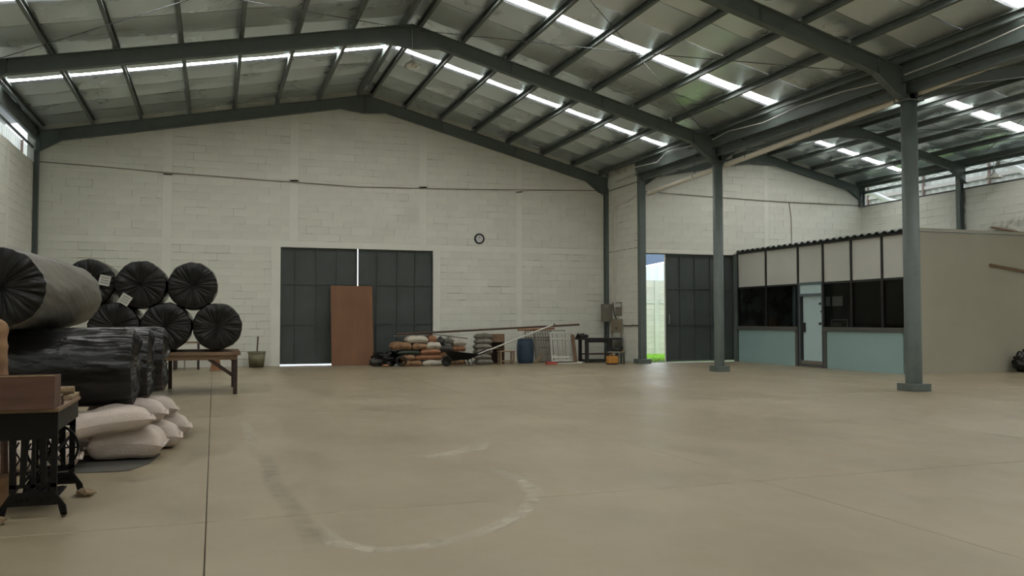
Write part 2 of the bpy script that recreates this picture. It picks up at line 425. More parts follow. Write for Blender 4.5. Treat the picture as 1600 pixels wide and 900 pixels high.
# back wall (gable end of the main hall)
DL, DR, DH = 2.05, 7.20, 3.95
def r1(x): return top1(x)+.40
poly = [(XL-.2,-.02),(DL,-.02),(DL,DH),(DR,DH),(DR,-.02),(XC+.1,-.02),(XC+.1,r1(XC)),(XR,r1(XR)),(XL-.2,r1(XL))]
wall_back = struct('wall_back', MB().prism(poly, 'y', YB, YB+.2), 'mortar')
PIL = [(-1.58,-1.30),(2.33,2.61),(6.70,6.98),(10.28,10.52)]
cells = []
ub = [XL+.12]+[c for p in PIL for c in p]+[XC-.06]
us = [(ub[i], ub[i+1]) for i in range(0, len(ub), 2)]
for (a, b) in us:
    if a < DR-.3 and b > DL: continue
    cells.append((a, b, 0, 3.91))
cells[0] = (XL+.12, -1.58, 0, 3.91); 
cells.append((-1.30, DL-.30, 0, 3.91)); cells.append((DR+.28, 10.28, 0, 3.91))
cells = [c for c in cells if not (c[0] < DR and c[1] > DL+.1)]
# remove duplicate full-height cell overlapping the door jamb
cells = [c for c in cells if c != (6.98, 10.28, 0, 3.91)]
cells = sorted(set(cells))
for (a, b) in us: cells.append((a, b, 4.14, 6.10)); cells.append((a, b, 6.16, 10))
lay_blocks(wall_back, lambda u, z: Vector((u, YB, z)), 0, cells, roof=lambda u: r1(u))
mb = MB()
for (a, b) in PIL:
    z0 = 4.14 if (a > DL-.1 and b < DR) else 0
    build('pilaster', B(a, b, YB-.007, YB+.01, z0, r1((a+b)/2)-.06), 'paint_band', wall_back)
build('tie_beam', B(XL+.12, XC-.06, YB-.008, YB+.01, 3.915, 4.135), 'paint_band', wall_back)
build('tie_beam', B(XL+.12, XC-.06, YB-.007, YB+.01, 6.105, 6.155), 'paint_band', wall_back)
build('door_surround', B(DL-.30, DL, YB-.009, YB+.2, 0, 3.914), 'paint_band', wall_back)
build('door_surround', B(DR, DR+.28, YB-.009, YB+.2, 0, 3.914), 'paint_band', wall_back)

# left wall
HWL = 6.27
wall_left = struct('wall_left', B(XL-.2, XL, YF, YB, -.02, HWL), 'mortar')
lay_blocks(wall_left, lambda u, z: Vector((XL, u, z)), pi/2, [(22.2, 25.4, 0, HWL), (25.65, 28.9, 0, HWL)])
build('wall_render', B(XL, XL+.006, YF, 22.2, 0, HWL), 'paint_band', wall_left)
build('pilaster', B(XL, XL+.008, 25.4, 25.65, 0, HWL), 'paint_band', wall_left)
# return wall and end wall of the side nave
wall_return = struct('wall_return', B(XC-.02, XC+.18, Y3, YB, -.02, 7.16), 'mortar')
lay_blocks(wall_return, lambda u, z: Vector((XC-.02, u, z)), -pi/2, [(Y3+.12, YB-.1, 0, 4.0), (Y3+.12, YB-.1, 4.02, 6.8)])
GL, GR_, GH = 14.06, 17.75, 3.82
def r2(x): return top2(x)+.40
poly = [(XC+.05,-.02),(GL,-.02),(GL,GH),(GR_,GH),(GR_,-.02),(XW+.2,-.02),(XW+.2,r2(XW)),(XR2,r2(XR2)),(XC+.05,r2(XC))]
wall_end = struct('wall_far_end', MB().prism(poly, 'y', Y3, Y3+.2), 'mortar')
lay_blocks(wall_end, lambda u, z: Vector((u, Y3, z)), 0, [(XC+.16, 19.0, 3.98, 5.86), (19.2, XW, 3.98, 5.86), (XC+.16, 19.0, 5.88, 8.2), (19.2, XW, 5.88, 8.2)], roof=r2,
           vis=lambda u, z: z > 3.9)
build('tie_beam', B(XC+.16, XW, Y3-.008, Y3+.01, GH, 3.975), 'paint_band', wall_end)
build('pilaster', B(19.0, 19.2, Y3-.007, Y3+.01, 3.98, 7.6), 'paint_band', wall_end)
# right wall
HWR = 5.80
wall_right = struct('wall_right', B(XW, XW+.2, YF, Y3+.2, -.02, HWR), 'mortar')
lay_blocks(wall_right, lambda u, z: Vector((XW, u, z)), -pi/2, [(17.2, 21.6, 3.3, HWR), (21.85, 26.39, 3.3, HWR)])
build('wall_render', B(XW-.006, XW, YF, 17.2, 0, HWR), 'paint_band', wall_right)
build('wall_coping', B(XW-.01, XW+.22, YF, Y3, HWR, HWR+.05), 'grey_frame', wall_right)
o = ribbon('grime_patch', [(17.6,4.35),(18.3,4.5),(19.2,4.45),(20.3,4.35),(21.3,4.45)], .6, 'stain_wall', wall_right, plane='x', off=XW-.009)
# front wall behind the camera
poly = [(XL-.2,-.02),(XW+.2,-.02),(XW+.2,r2(XW)+.1),(XR2,r2(XR2)+.1),(XC,r2(XC)+.1),(XR,r1(XR)),(XL-.2,r1(XL))]
struct('wall_front', MB().prism(poly, 'y', YF-.2, YF), 'paint_band')

# ------------------------------------------------------------------ roof: sheets, foil strips, skylights
ceiling = setting('ceiling')
def roof_sheet(x0, x1, f, y1):
    build('roof_sheet', MB().add([(x0,YF-.3,f(x0)+.42),(x1,YF-.3,f(x1)+.42),(x1,y1,f(x1)+.42),(x0,y1,f(x0)+.42)], [(0,1,2,3)]), 'roof_sheet', ceiling, recalc=False)
roof_sheet(XL-.9, XR, top1, YB+.3); roof_sheet(XR, XC+.1, top1, YB+.3)
roof_sheet(XC-.1, XR2, top2, Y3+.3); roof_sheet(XR2, XW+.9, top2, Y3+.3)
SKY = [(23.86, 24.27), (18.22, 18.68), (10.85, 11.33), (3.7, 4.2), (-3.6, -3.1)]
P1L = [-4.93, -3.56, -2.21, -.80, .566, 1.90, 3.25, 4.56]
P1R = [5.0, 6.15, 7.42, 8.674, 9.929, 11.243, 12.464, 13.55]
P2L = [14.45, 15.5, 16.6, 17.7, 18.72]
P2R = [19.13, 20.05, 21.06, 22.17, 23.15]
def foil_strip(x0, x1, f, y0, y1, pur, seed):
    nx = max(8, int((x1-x0)/.16)); ny = 5; vs = []; fs = []
    for i in range(nx+1):
        x = x0+(x1-x0)*i/nx
        d = min(abs(x-p) for p in pur)
        lo = [p for p in pur if p <= x]; hi = [p for p in pur if p > x]
        if lo and hi:
            t = (x-lo[-1])/(hi[0]-lo[-1]); sag = -.022*4*t*(1-t)
        else: sag = 0
        for j in range(ny+1):
            v = j/ny; y = y0+(y1-y0)*v
            lip = -.030*(abs(v*2-1)**6)
            k = noise.noise(Vector((x*.9, y*2.6, seed)))*.012 + noise.noise(Vector((x*2.4, y*6, seed+9)))*.005
            z = f(x)+.235+sag*(.8+.5*noise.noise(Vector((x*.5, y*.5, seed))))+k*min(1, d*4)+lip
            vs.append((x, y, z))
    for i in range(nx):
        for j in range(ny):
            a = i*(ny+1)+j; fs.append((a, a+ny+1, a+ny+2, a+1))
    me = MB().add(vs, fs, True)
    build('foil_strip', me, 'foil', ceiling, recalc=False)
def foil_slope(x0, x1, f, ymax, pur):
    edges = [(YF, SKY[4][0])]+[(SKY[i+1][1], SKY[i][0]) for i in (3, 2, 1, 0)]+[(SKY[0][1], ymax)]
    for (a, b) in edges:
        n = max(1, round((b-a)/1.22)); w = (b-a)/n
        for k in range(n): foil_strip(x0, x1, f, a+k*w+.012, a+(k+1)*w-.010, pur, random.random()*50)
foil_slope(XL-.35, XR-.03, top1, YB, P1L); foil_slope(XR+.03, XC+.05, top1, YB, P1R)
foil_slope(XC+.3, XR2-.03, top2, Y3, P2L); foil_slope(XR2+.03, XW+.4, top2, Y3, P2R)
ORD = ['nearest the far wall', 'second from the far wall', 'third from the far wall', 'fourth from the far wall', 'nearest the front wall']
for si, (x0, x1, f, nm) in enumerate(((XL+.1, XR-.12, top1, 'left slope of the main roof'), (XR+.12, XC-.05, top1, 'right slope of the main roof'),
                     (XC+.75, XR2-.1, top2, 'left slope of the side roof'), (XR2+.05, XW-.25, top2, 'right slope of the side roof'))):
    for k, (a, b) in enumerate(SKY):
        w = (x1-x0)
        z = .25
        mb = MB().add([(x0,a,f(x0)+z),(x1,a,f(x1)+z),(x1,b,f(x1)+z),(x0,b,f(x0)+z),(x0,a,f(x0)+z+.02),(x1,a,f(x1)+z+.02),(x1,b,f(x1)+z+.02),(x0,b,f(x0)+z+.02)],
                      [(0,3,2,1),(4,5,6,7),(0,1,5,4),(1,2,6,5),(2,3,7,6),(3,0,4,7)])
        tag(build('skylight_strip', mb, 'skylight'), 'glowing skylight strip, %s, %s' % (nm, ORD[k]), 'skylight', 'skylight strips')

def purlin(x, f, y1, label, w=.075, h=.2):
    h = .18 if y1 > 27 else .16
    # lipped channel section swept along the hall
    s = 1 if x < (XR if y1 > 27 else XR2) else -1
    z = f(x)+.005; t = .008; a = w/2
    sec = [(-a,z),(a,z),(a,z+.03),(a-t,z+.03),(a-t,z+t),(-a+t,z+t),(-a+t,z+h-t),(a-t,z+h-t),(a-t,z+h-.03),(a,z+h-.03),(a,z+h),(-a,z+h)]
    sec = [(x+s*p, q-z) for p, q in sec]
    mb = MB().prism(sec, 'y', YF, y1-.01)
    mb.v = [(X-x, Y-0, Z) for X, Y, Z in mb.v]
    o = build('purlin', mb, 'purlin', loc=(x, 0, z))
    tag(o, label, 'purlin', 'roof purlins')
ordw = ['first', 'second', 'third', 'fourth', 'fifth', 'sixth', 'seventh', 'eighth']
for i, x in enumerate(P1L): purlin(x, top1, YB, 'dark steel purlin on the left main slope, %s up from the left eave' % ordw[i], w=.085)
for i, x in enumerate(P1R): purlin(x, top1, YB, 'dark steel purlin on the right main slope, %s down from the ridge' % ordw[i], w=.085)
for i, x in enumerate(P2L): purlin(x, top2, Y3, 'dark steel purlin on the left slope of the side roof, %s up from the gutter' % ordw[i], w=.07)
for i, x in enumerate(P2R): purlin(x, top2, Y3, 'dark steel purlin on the right slope of the side roof, %s down from the ridge' % ordw[i], w=.07)

# ------------------------------------------------------------------ frames
def ibeam_rafter(pts_top, pts_bot, y, w=.18, t=.012):
    """pts_top / pts_bot: matching x,z lists along the member; web + flanges"""
    mb = MB(); n = len(pts_top)
    poly = pts_top+pts_bot[::-1]
    mb.prism(poly, 'y', y-t, y+t)
    for pts, s in ((pts_top, -1), (pts_bot, 1)):
        for i in range(n-1):
            (x0, z0), (x1, z1) = pts[i], pts[i+1]
            mb.add([(x0,y-w/2,z0),(x1,y-w/2,z1),(x1,y+w/2,z1),(x0,y+w/2,z0),(x0,y-w/2,z0+s*.016),(x1,y-w/2,z1+s*.016),(x1,y+w/2,z1+s*.016),(x0,y+w/2,z0+s*.016)],
                   [(0,3,2,1),(4,5,6,7),(0,1,5,4),(1,2,6,5),(2,3,7,6),(3,0,4,7)])
    return mb
def stiff(mb, x, z0, z1, y, w=.17):
    return mb.box(x-.008, x+.008, y-w/2, y+w/2, z0, z1)
D = .36
FN = ['against the far gable wall', 'second from the far wall', 'third from the far wall', 'just ahead of the camera overhead', 'behind the camera']
for k, y in enumerate(FR):
    yy = y-.12 if k == 0 else y
    t = thing('roof_frame', 'dark steel pitched roof beam with eave haunches spanning the main hall, %s' % FN[k], 'roof beam', (XR, yy, HR))
    o = (XR, yy, HR)
    L = [XL+.05, XL+.16, XL+.75, 3.95, XR]
    T = [(x, top1(x)) for x in L]
    Bt = [(L[0], top1(L[0])-.66), (L[1], top1(L[1])-.60), (L[2], top1(L[2])-D), (L[3], top1(L[3])-D-.01), (XR, HR-.62)]
    mb = ibeam_rafter(T, Bt, yy); stiff(mb, L[2], top1(L[2])-D, top1(L[2]), yy); stiff(mb, L[1], top1(L[1])-.6, top1(L[1]), yy)
    build('rafter', rel(mb, o), 'steel', t)
    Rr = [XR, 5.5, 13.1, 13.65, XC-.02]
    T = [(x, top1(x)) for x in Rr]
    Bt = [(XR, HR-.62), (5.5, top1(5.5)-D-.01), (13.0, top1(13.0)-D), (13.55, top1(13.55)-.62), (XC-.06, 6.10 if k else 6.15)]
    mb = ibeam_rafter(T, Bt, yy); stiff(mb, 13.1, top1(13.1)-D, top1(13.1), yy); stiff(mb, XR, HR-.62, HR, yy, .19)
    for xx in (7.5, 10.2): stiff(mb, xx, top1(xx)-D, top1(xx), yy, .12)
    build('rafter', rel(mb, o), 'steel', t)
    cl = MB()
    for x in P1L[1:-1]+P1R[1:-1]:
        cl.box(x-.09, x-.05, yy-.05, yy+.05, top1(x), top1(x)+.13)
    build('purlin_cleat', rel(cl, o), 'galv', t)
    # columns
    if k < 4:
        xcol = XL+.13
        c = thing('steel_column', 'dark slim steel column against the left wall, %s' % FN[k], 'column', (xcol, yy, 0))
        mb = MB().box(-.1, .1, -.09, -.075, 0, top1(XL)).box(-.1, .1, .075, .09, 0, top1(XL)).box(-.008, .008, -.075, .075, 0, top1(XL))
        mb = MB().box(-.11, -.095, -.08, .08, 0, top1(XL)-.55).box(.0, .015, -.08, .08, 0, top1(XL)-.55).box(-.095, 0, -.008, .008, 0, top1(XL)-.55)
        build('column_shaft', mb, 'steel', c)
R2F = [Y3, 21.55, 14.23, 6.9, -.4]
FN2 = ['against the end wall above the sliding gate', 'second from the end wall', 'third from the end wall', 'fourth from the end wall', 'behind the camera']
D2 = .26
for k, y in enumerate(R2F):
    yy = y-.10 if k == 0 else y
    t = thing('roof_frame', 'dark steel pitched roof beam spanning the side bay, %s' % FN2[k], 'roof beam', (XR2, yy, HR2))
    o = (XR2, yy, HR2)
    X = [XC+.02, XC+.6, 18.3, XR2]; T = [(x, top2(x)) for x in X]
    Bt = [(X[0], top2(X[0])-.55), (X[1], top2(X[1])-D2), (X[2], top2(X[2])-D2), (XR2, HR2-D2-.12)]
    build('rafter', rel(ibeam_rafter(T, Bt, yy, .15), o), 'steel', t)
    X = [XR2, 19.5, XW-.75, XW-.05]; T = [(x, top2(x)) for x in X]
    Bt = [(X[0], HR2-D2-.12), (X[1], top2(X[1])-D2), (X[2], top2(X[2])-D2), (X[3], top2(X[3])-.55)]
    build('rafter', rel(ibeam_rafter(T, Bt, yy, .15), o), 'steel', t)
for k, (y, z0) in enumerate(((Y3-.1, HWR), (21.74, 0), (14.23, 0), (6.9, 0))):
    c = thing('steel_column', ['short dark steel stub column on top of the right wall at the far corner', 'dark steel column on the right wall above the office roof',
              'dark steel column on the right wall beyond the frame edge', 'dark steel column on the right wall beside the camera'][k], 'column', (XW-.1, y, z0))
    hh = top2(XW)-z0
    build('column_shaft', MB().box(-.09, -.075, -.08, .08, 0, hh).box(.075, .09, -.08, .08, 0, hh).box(-.075, .075, -.008, .008, 0, hh), 'steel', c)
# round columns between the naves
def round_column(y, r, ped, hp, label, htop):
    c = thing('steel_column', label, 'column', (XC, y, 0))
    build('column_shaft', MB().lathe([(r, hp), (r, htop), (0, htop)], n=32), 'steel', c)
    build('pedestal', B(-ped, ped, -ped, ped, 0, hp), 'steel', c, bevel=.008)
    build('cap_plate', B(-r-.05, r+.05, -r-.05, r+.05, htop, htop+.02), 'steel', c)
    build('column_head', MB().box(-r, r, -.012, .012, htop+.02, 6.75).box(-r, -r+.015, -.1, .1, htop+.02, 6.75).box(r-.015, r, -.1, .1, htop+.02, 6.75), 'steel', c)
round_column(14.23, .165, .235, .155, 'dark grey round steel column with square footing, nearest, in front of the office corner', 6.12)
round_column(21.55, .145, .215, .155, 'dark grey round steel column with square footing in front of the sliding gate', 6.12)
round_column(6.9, .165, .235, .155, 'dark grey round steel column out of frame to the right of the camera', 6.12)
c = thing('steel_column', 'dark grey steel column with square footing at the edge of the open gate', 'column', (XC, Y3-.1, 0))
build('column_shaft', B(-.115, .115, -.1, .1, .155, 6.6), 'steel', c, bevel=.01)
build('pedestal', B(-.24, .24, -.2, .2, 0, .155), 'steel', c, bevel=.008)
c = thing('steel_column', 'thin dark steel column in the inner far corner behind the fuse boxes', 'column', (XC-.09, YB-.1, 0))
build('column_shaft', MB().box(-.07, .07, -.085, -.07, 0, 6.4).box(-.07, .07, .07, .085, 0, 6.4).box(-.008, .008, -.07, .07, 0, 6.4), 'steel', c)
# valley gutter, girder, eave members
g = thing('valley_gutter', 'wide dark steel valley gutter running between the two roofs above the columns', 'gutter', (XC, Y3, 6.5))
o = (XC, Y3, 6.5)
build('gutter_channel', rel(MB().box(13.72, 14.72, YF, Y3-.02, 6.50, 6.515).box(13.72, 13.735, YF, Y3-.02, 6.5, 6.98).box(14.705, 14.72, YF, Y3-.02, 6.5, 6.98), o), 'steel', g)
build('tie_girder', rel(MB().box(XC-.07, XC+.07, YF, YB-.2, 6.30, 6.315).box(XC-.007, XC+.007, YF, YB-.2, 6.3, 6.5), o), 'steel', g)
for i in range(13): build('gutter_bracket', rel(MB().box(13.74, 14.70, Y3-1.5-i*2.4-.02, Y3-1.5-i*2.4+.02, 6.46, 6.50), o), 'steel', g)
def rail(name, a, b, w, h, label, cat, m='purlin'):
    mb = MB().bar(a, b, w, h); o = rel(mb, a)
    return tag(build(name, o, m, loc=a), label, cat)
rail('eave_beam', (XL+.02, YF, top1(XL)-.02), (XL+.02, YB, top1(XL)-.02), .1, .40, 'dark steel eave beam along the top of the left opening', 'beam')
rail('eave_beam', (XL-.05, YF, 6.75), (XL-.05, YB, 6.75), .05, .07, 'thin dark rail across the left eave opening', 'rail')
rail('eave_beam', (XW-.05, YF, 6.60), (XW-.05, Y3, 6.60), .09, .17, 'upper dark steel eave beam over the right wall opening', 'beam')
rail('eave_beam', (XW-.05, YF, 6.33), (XW-.05, Y3, 6.33), .06, .10, 'lower dark steel rail over the right wall opening', 'rail')
t = thing('lattice_strut', 'galvanised zigzag lattice strut between the right eave beams', 'strut', (XW-.06, 14, 6.45))
mb = MB()
for i in range(40):
    y = 14+i*.31
    mb.tube([(XW-.06, y, 6.39 if i % 2 else 6.5), (XW-.06, y+.31, 6.5 if i % 2 else 6.39)], .008, 5)
build('zigzag_bar', rel(mb, (XW-.06, 14, 6.45)), 'galv', t)
# cross bracing rods
def rod(a, b, label):
    a = Vector(a); b = Vector(b); mb = MB().tube([(0,0,0), tuple((b-a)/2+Vector((0,0,-.05))), tuple(b-a)], .009, 6)
    tag(build('brace_rod', mb, 'rod', loc=a), label, 'brace rod')
ya, yb = FR[1]-.1, FR[2]+.1
rod((4.95, ya, top1(4.95)-.12), (13.7, yb, top1(13.7)-.12), 'thin diagonal brace rod under the right main slope, ridge end at the farther beam')
rod((4.95, yb, top1(4.95)-.12), (13.7, ya, top1(13.7)-.12), 'thin diagonal brace rod under the right main slope, ridge end at the nearer beam')
rod((4.6, ya, top1(4.6)-.12), (-5.0, yb, top1(-5.0)-.12), 'thin diagonal brace rod under the left main slope, ridge end at the farther beam')
rod((4.6, yb, top1(4.6)-.12), (-5.0, ya, top1(-5.0)-.12), 'thin diagonal brace rod under the left main slope, ridge end at the nearer beam')
rod((19.1, ya, top2(19.1)-.1), (23.3, yb, top2(23.3)-.1), 'thin diagonal brace rod under the side roof, ridge end at the farther beam')
rod((19.1, yb, top2(19.1)-.1), (23.3, ya, top2(23.3)-.1), 'thin diagonal brace rod under the side roof, ridge end at the nearer beam')
# pipes and cables
def pipe(name, pts, r, m, label, cat, n=8):
    p0 = Vector(pts[0]); mb = MB().tube([tuple(Vector(p)-p0) for p in pts], r, n)
    return tag(build(name, mb, m, loc=p0), label, cat)
p0 = Vector((14.15, 26.2, 5.87))
dp = thing('drain_pipe', 'long cream drain pipe slung below the gutter behind the columns', 'pipe', p0)
pts = [(14.15, 26.2, 5.87), (14.15, 20, 6.10), (14.15, 14.0, 6.36), (14.15, 8, 6.62), (14.15, 2, 6.8)]
build('pipe_run', MB().tube([tuple(Vector(p)-p0) for p in pts], .078, 16), 'pvc', dp)
for y in (23.2, 20.4, 17.6, 14.8, 12.0):
    z = 5.87+(26.2-y)*.0405
    build('hanger_strap', MB().lathe([(.084, -.02), (.084, .02)], (0, y-p0.y, z-p0.z), 16, 'y').box(-.012, .012, y-p0.y-.012, y-p0.y+.012, z-p0.z+.08, 6.5-p0.z), 'steel', dp)
pipe('wall_conduit', [(13.85, 26.5, 5.86), (13.86, 27.2, 5.72), (13.87, 28.2, 5.66), (13.87, 28.45, 5.5), (13.87, 28.45, 2.15)], .022, 'pvc', 'cream conduit dropping down the return wall to the fuse boxes, left of the pair', 'pipe')
pipe('wall_conduit', [(13.87, 28.2, 5.62), (13.87, 28.22, 2.15)], .018, 'pvc', 'cream conduit dropping down the return wall to the fuse boxes, right of the pair', 'pipe')
pipe('wall_cable', [(-5.1, YB-.03, 6.32), (-3.5, YB-.03, 6.27), (-1.44, YB-.03, 6.18), (1.5, YB-.03, 6.1), (4.6, YB-.03, 6.03), (8, YB-.03, 6.12), (11, YB-.03, 6.24), (13.8, YB-.03, 6.35)], .016, 'cable', 'grey cable sagging across the far gable wall', 'cable')
pipe('wall_cable', [(14.05, Y3-.03, 5.96), (16.5, Y3-.03, 5.9), (20.1, Y3-.03, 5.84), (XW-.1, Y3-.03, 5.86)], .014, 'cable', 'grey cable strung across the end wall above the sliding gate', 'cable')
pipe('wall_cable', [(20.08, Y3-.03, 5.83), (20.16, Y3-.03, 5.3), (20.18, Y3-.03, 3.95)], .014, 'cable', 'grey cable hanging down the end wall to the office roof', 'cable')
pipe('roof_cable', [(13.6, 21.3, 6.72), (13.45, 20.3, 6.74), (13.55, 18.8, 6.66), (13.5, 17.2, 6.74), (13.55, 15.8, 6.72), (13.6, 14.4, 6.62)], .014, 'white_cable', 'white cable looped along the gutter between the two nearest columns', 'cable')
pipe('roof_cable', [(13.6, 14.0, 6.62), (13.5, 13, 6.6), (13.55, 12, 6.66), (13.5, 10.5, 6.74), (13.5, 9.0, 6.78)], .014, 'white_cable', 'white cable looped along the gutter right of the nearest column', 'cable')
pipe('roof_cable', [(13.7, 26.2, 6.5), (13.3, 25.6, 6.62), (13.5, 24.4, 6.60), (13.3, 23.4, 6.74), (13.6, 21.8, 6.72)], .016, 'white_cable', 'white cable looped along the gutter beyond the second column', 'cable')
pipe('conduit_tube', [(13.78, 28.0, 6.52), (13.72, 26.3, 6.58)], .022, 'white_cable', 'short bright conduit lying under the far gutter end', 'pipe')

# pendant lamps
def pendant(loc, drop, label, n):
    t = thing('pendant_lamp', label, 'lamp', loc)
    build('cord', MB().tube([(0,0,drop), (0,0,.24)], .006, 6), 'white_cable', t)
    build('lamp_holder', MB().lathe([(0,.26),(.035,.25),(.035,.14),(.02,.13)], n=16), 'galv', t)
    build('lamp_shade', MB().lathe([(.035,.17),(.08,.13),(.17,.07),(.235,.02),(.24,0)], n=28), 'lamp_glass' if n else 'white_steel', t, recalc=False)
    build('bulb', MB().lathe([(.0,.02),(.03,.03),(.045,.06),(.03,.12),(.015,.15)], n=16), 'white_cable', t)
pendant((4.74, 21.35, 8.02), .95, 'clear glass pendant lamp hanging from the ridge of the second roof beam', 1)
pendant((23.1, 20.2, 5.93), .62, 'flat white pendant lamp hanging by the right wall opening', 0)

# ------------------------------------------------------------------ gate in the back wall (door_1)
def gate(name, x0, x1, z1, y, ribs, rails, split=None, zb=.045):
    d = setting(name, (x0, y, 0))
    leaves = [(x0, x1)] if split is None else [(x0, split-.015), (split+.012, x1)]
    for li, (a, b) in enumerate(leaves):
        lf = setting('door_leaf', (a-x0, 0, 0)); lf.parent = d; del lf['kind']
        lf = lf
        W_ = b-a
        rb = [r-a for r in ribs if a+.1 < r < b-.1]
        xs = [0]+rb+[W_]; zs = [zb]+list(rails)+[z1]
        for i in range(len(xs)-1):
            for j in range(len(zs)-1):
                build('sheet_panel', B(xs[i]+.003, xs[i+1]-.003, .0, .012, zs[j]+.003, zs[j+1]-.003), 'door', lf)
        for i, x in enumerate(xs):
            x_ = min(max(x, .025), W_-.025)
            build('rib', B(x_-.022, x_+.022, -.045, 0, zb, z1), 'door', lf)
        for j, z in enumerate(zs):
            z_ = min(max(z, zb+.025), z1-.025)
            build('rail', B(.047, W_-.047, -.036, 0, z_-.022, z_+.022), 'door', lf)
    return d
d1 = gate('door_1', DL, DR, DH-.02, YB+.12, [2.54, 3.22, 3.90, 5.26, 5.97, 6.60], [1.38, 2.70], split=4.60)
d2 = gate('door_2', 14.935, 17.75, GH-.03, Y3+.10, [15.52, 16.12, 16.75, 17.35], [1.33, 2.60], zb=.05)
build('handle', MB().tube([(.10,-.05,1.37), (.10,-.10,1.37), (.10,-.10,1.66), (.10,-.05,1.66)], .012, 8), 'galv', d2)
build('edge_strip', B(-.03, 0, -.03, .02, .05, GH-.03), 'white_steel', d2)
build('gate_track', B(-.9, 2.8, -.02, .05, GH-.03, GH+.0), 'steel', d2)
struct('trim_1', B(17.66, 17.80, Y3-.06, Y3+.02, 0, 3.84), 'steel')

# ------------------------------------------------------------------ clock
c = thing('wall_clock', 'round wall clock with navy rim and white face right of the closed gate', 'clock', (8.888, YB-.012, 4.39))
build('rim', MB().lathe([(.140,.0),(.140,.035),(.155,.045),(.185,.03),(.19,0)], n=40, axis='y'), 'clock_rim', c)
build('face', MB().lathe([(0,.012),(.147,.012)], n=40, axis='y', smooth=False), 'clock_face', c)
build('hand', MB().bar((0,-.016,0), (-.015,-.016,.075), .012, .004, (0,1,0)), 'ink', c)
build('hand', MB().bar((0,-.02,0), (.07,-.02,.05), .009, .004, (0,1,0)), 'ink', c)
for k in range(12):
    a = k*pi/6; mb = MB().bar((.115*math.sin(a),-.014,.115*math.cos(a)), (.135*math.sin(a),-.014,.135*math.cos(a)), .008, .003, (0,1,0)); build('hour_mark', mb, 'ink', c)
build('emblem', MB().lathe([(0,.013),(.022,.014)], c=(0,0,.045), n=12, axis='y', smooth=False), 'box_grey', c)

# ------------------------------------------------------------------ plywood board
bd = build('plywood_board', B(0, 1.385, 0, .02, 0, 2.67), 'wood_brown', bevel=.003, loc=(3.655, 28.46, .004))
bd.rotation_euler = (math.radians(-7.5), 0, math.radians(0))
tag(bd, 'tall reddish brown plywood board leaning against the closed gate', 'board')

# ------------------------------------------------------------------ office box
OX, OY0, OY1, OH = 17.80, 18.41, 26.34, 3.90
office = thing('office_room', 'low built-in office box with dark windows, white upper panels and pale blue lower panels', 'office', (OX, OY0, 0))
oo = (OX, OY0, 0)
def ob(name, mb, m, parent=office, **k): return build(name, rel(mb, oo), m, parent, **k)
ys = [26.34, 24.67, 22.97, 21.77, 20.53, 19.29, 18.44]
ob('side_wall', B(OX+.02, XW-.02, OY0, OY0+.12, 0, 4.02), 'plaster')
for i in range(6):
    ob('upper_panel', B(OX+.02, OX+.04, ys[i+1]+.03, ys[i]-.03, 2.66, 3.85), 'white_panel')
for y in ys:
    ob('mullion', B(OX-.02, OX+.06, y-.032, y+.032, 1.24 if y not in (22.97, 21.77) else 0, 3.87), 'dark_frame')
for (a, b) in ((22.97, 26.34), (18.44, 21.77)):
    ob('window_head', B(OX-.01, OX+.05, a, b, 2.60, 2.66), 'dark_frame')
    ob('sill_border', B(OX-.06, OX+.08, a+.01, b-.01, 1.14, 1.27), 'grey_frame')
    ob('lower_panel', B(OX-.01, OX+.06, a+.12, b-.05, .0, 1.14), 'blue_panel')
ob('pier', B(OX-.04, OX+.08, 22.99, 23.11, 0, 1.139), 'grey_frame')
ob('pier', B(OX-.04, OX+.08, 21.62, 21.75, 0, 1.139), 'grey_frame')
ob('top_rail', B(OX-.03, OX+.05, OY0, OY1, 3.84, 3.90), 'dark_frame')
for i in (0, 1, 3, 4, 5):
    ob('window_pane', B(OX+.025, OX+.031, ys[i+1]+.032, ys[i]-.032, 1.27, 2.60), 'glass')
# door set
dr = ob('door_frame', MB().box(OX-.015, OX+.05, 21.80, 22.94, 2.60, 2.68).box(OX-.015, OX+.05, 21.80, 21.85, .05, 2.6).box(OX-.015, OX+.05, 22.89, 22.94, .05, 2.6)
        .box(OX-.02, OX+.05, 21.85, 22.89, 2.24, 2.32), 'alu')
ob('transom', B(OX+.01, OX+.02, 21.85, 22.89, 2.32, 2.60), 'blue_door')
ob('door_step', B(OX-.02, OX+.5, 21.80, 22.94, 0, .10), 'grey_frame')
ob('door_sill', B(OX+.02, OX+.5, 21.85, 22.89, .10, .2), 'box_grey')
dl = ob('door_leaf', B(OX+.05, OX+.085, 21.86, 22.80, .20, 2.24), 'blue_door', bevel=.003)
ob('door_lock', B(OX-.01, OX+.05, 22.68, 22.77, 1.10, 1.40), 'black_plastic', dl)
ob('hinge', B(OX+.02, OX+.05, 21.94, 22.0, 1.95, 2.03), 'black_plastic', dl)
ob('latch', B(OX+.02, OX+.05, 21.94, 22.02, 1.33, 1.41), 'black_plastic', dl)
ob('latch', B(OX+.02, OX+.05, 21.90, 21.94, 1.72, 1.77), 'black_plastic', dl)
ob('door_edge', B(OX+.02, OX+.09, 22.80, 22.87, .2, 2.24), 'dark_frame')
# interior shell coloured near black, putting the dim room's shade into its surfaces
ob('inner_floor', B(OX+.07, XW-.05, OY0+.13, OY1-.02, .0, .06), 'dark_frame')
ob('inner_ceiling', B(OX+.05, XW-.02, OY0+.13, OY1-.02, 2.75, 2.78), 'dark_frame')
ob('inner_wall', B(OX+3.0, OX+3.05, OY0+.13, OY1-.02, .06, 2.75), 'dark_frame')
ob('inner_wall_strip', B(OX+.32, OX+.34, 23.52, 23.68, 1.28, 2.60), 'blue_door')  # added strip standing in for the blue inner wall behind the pane
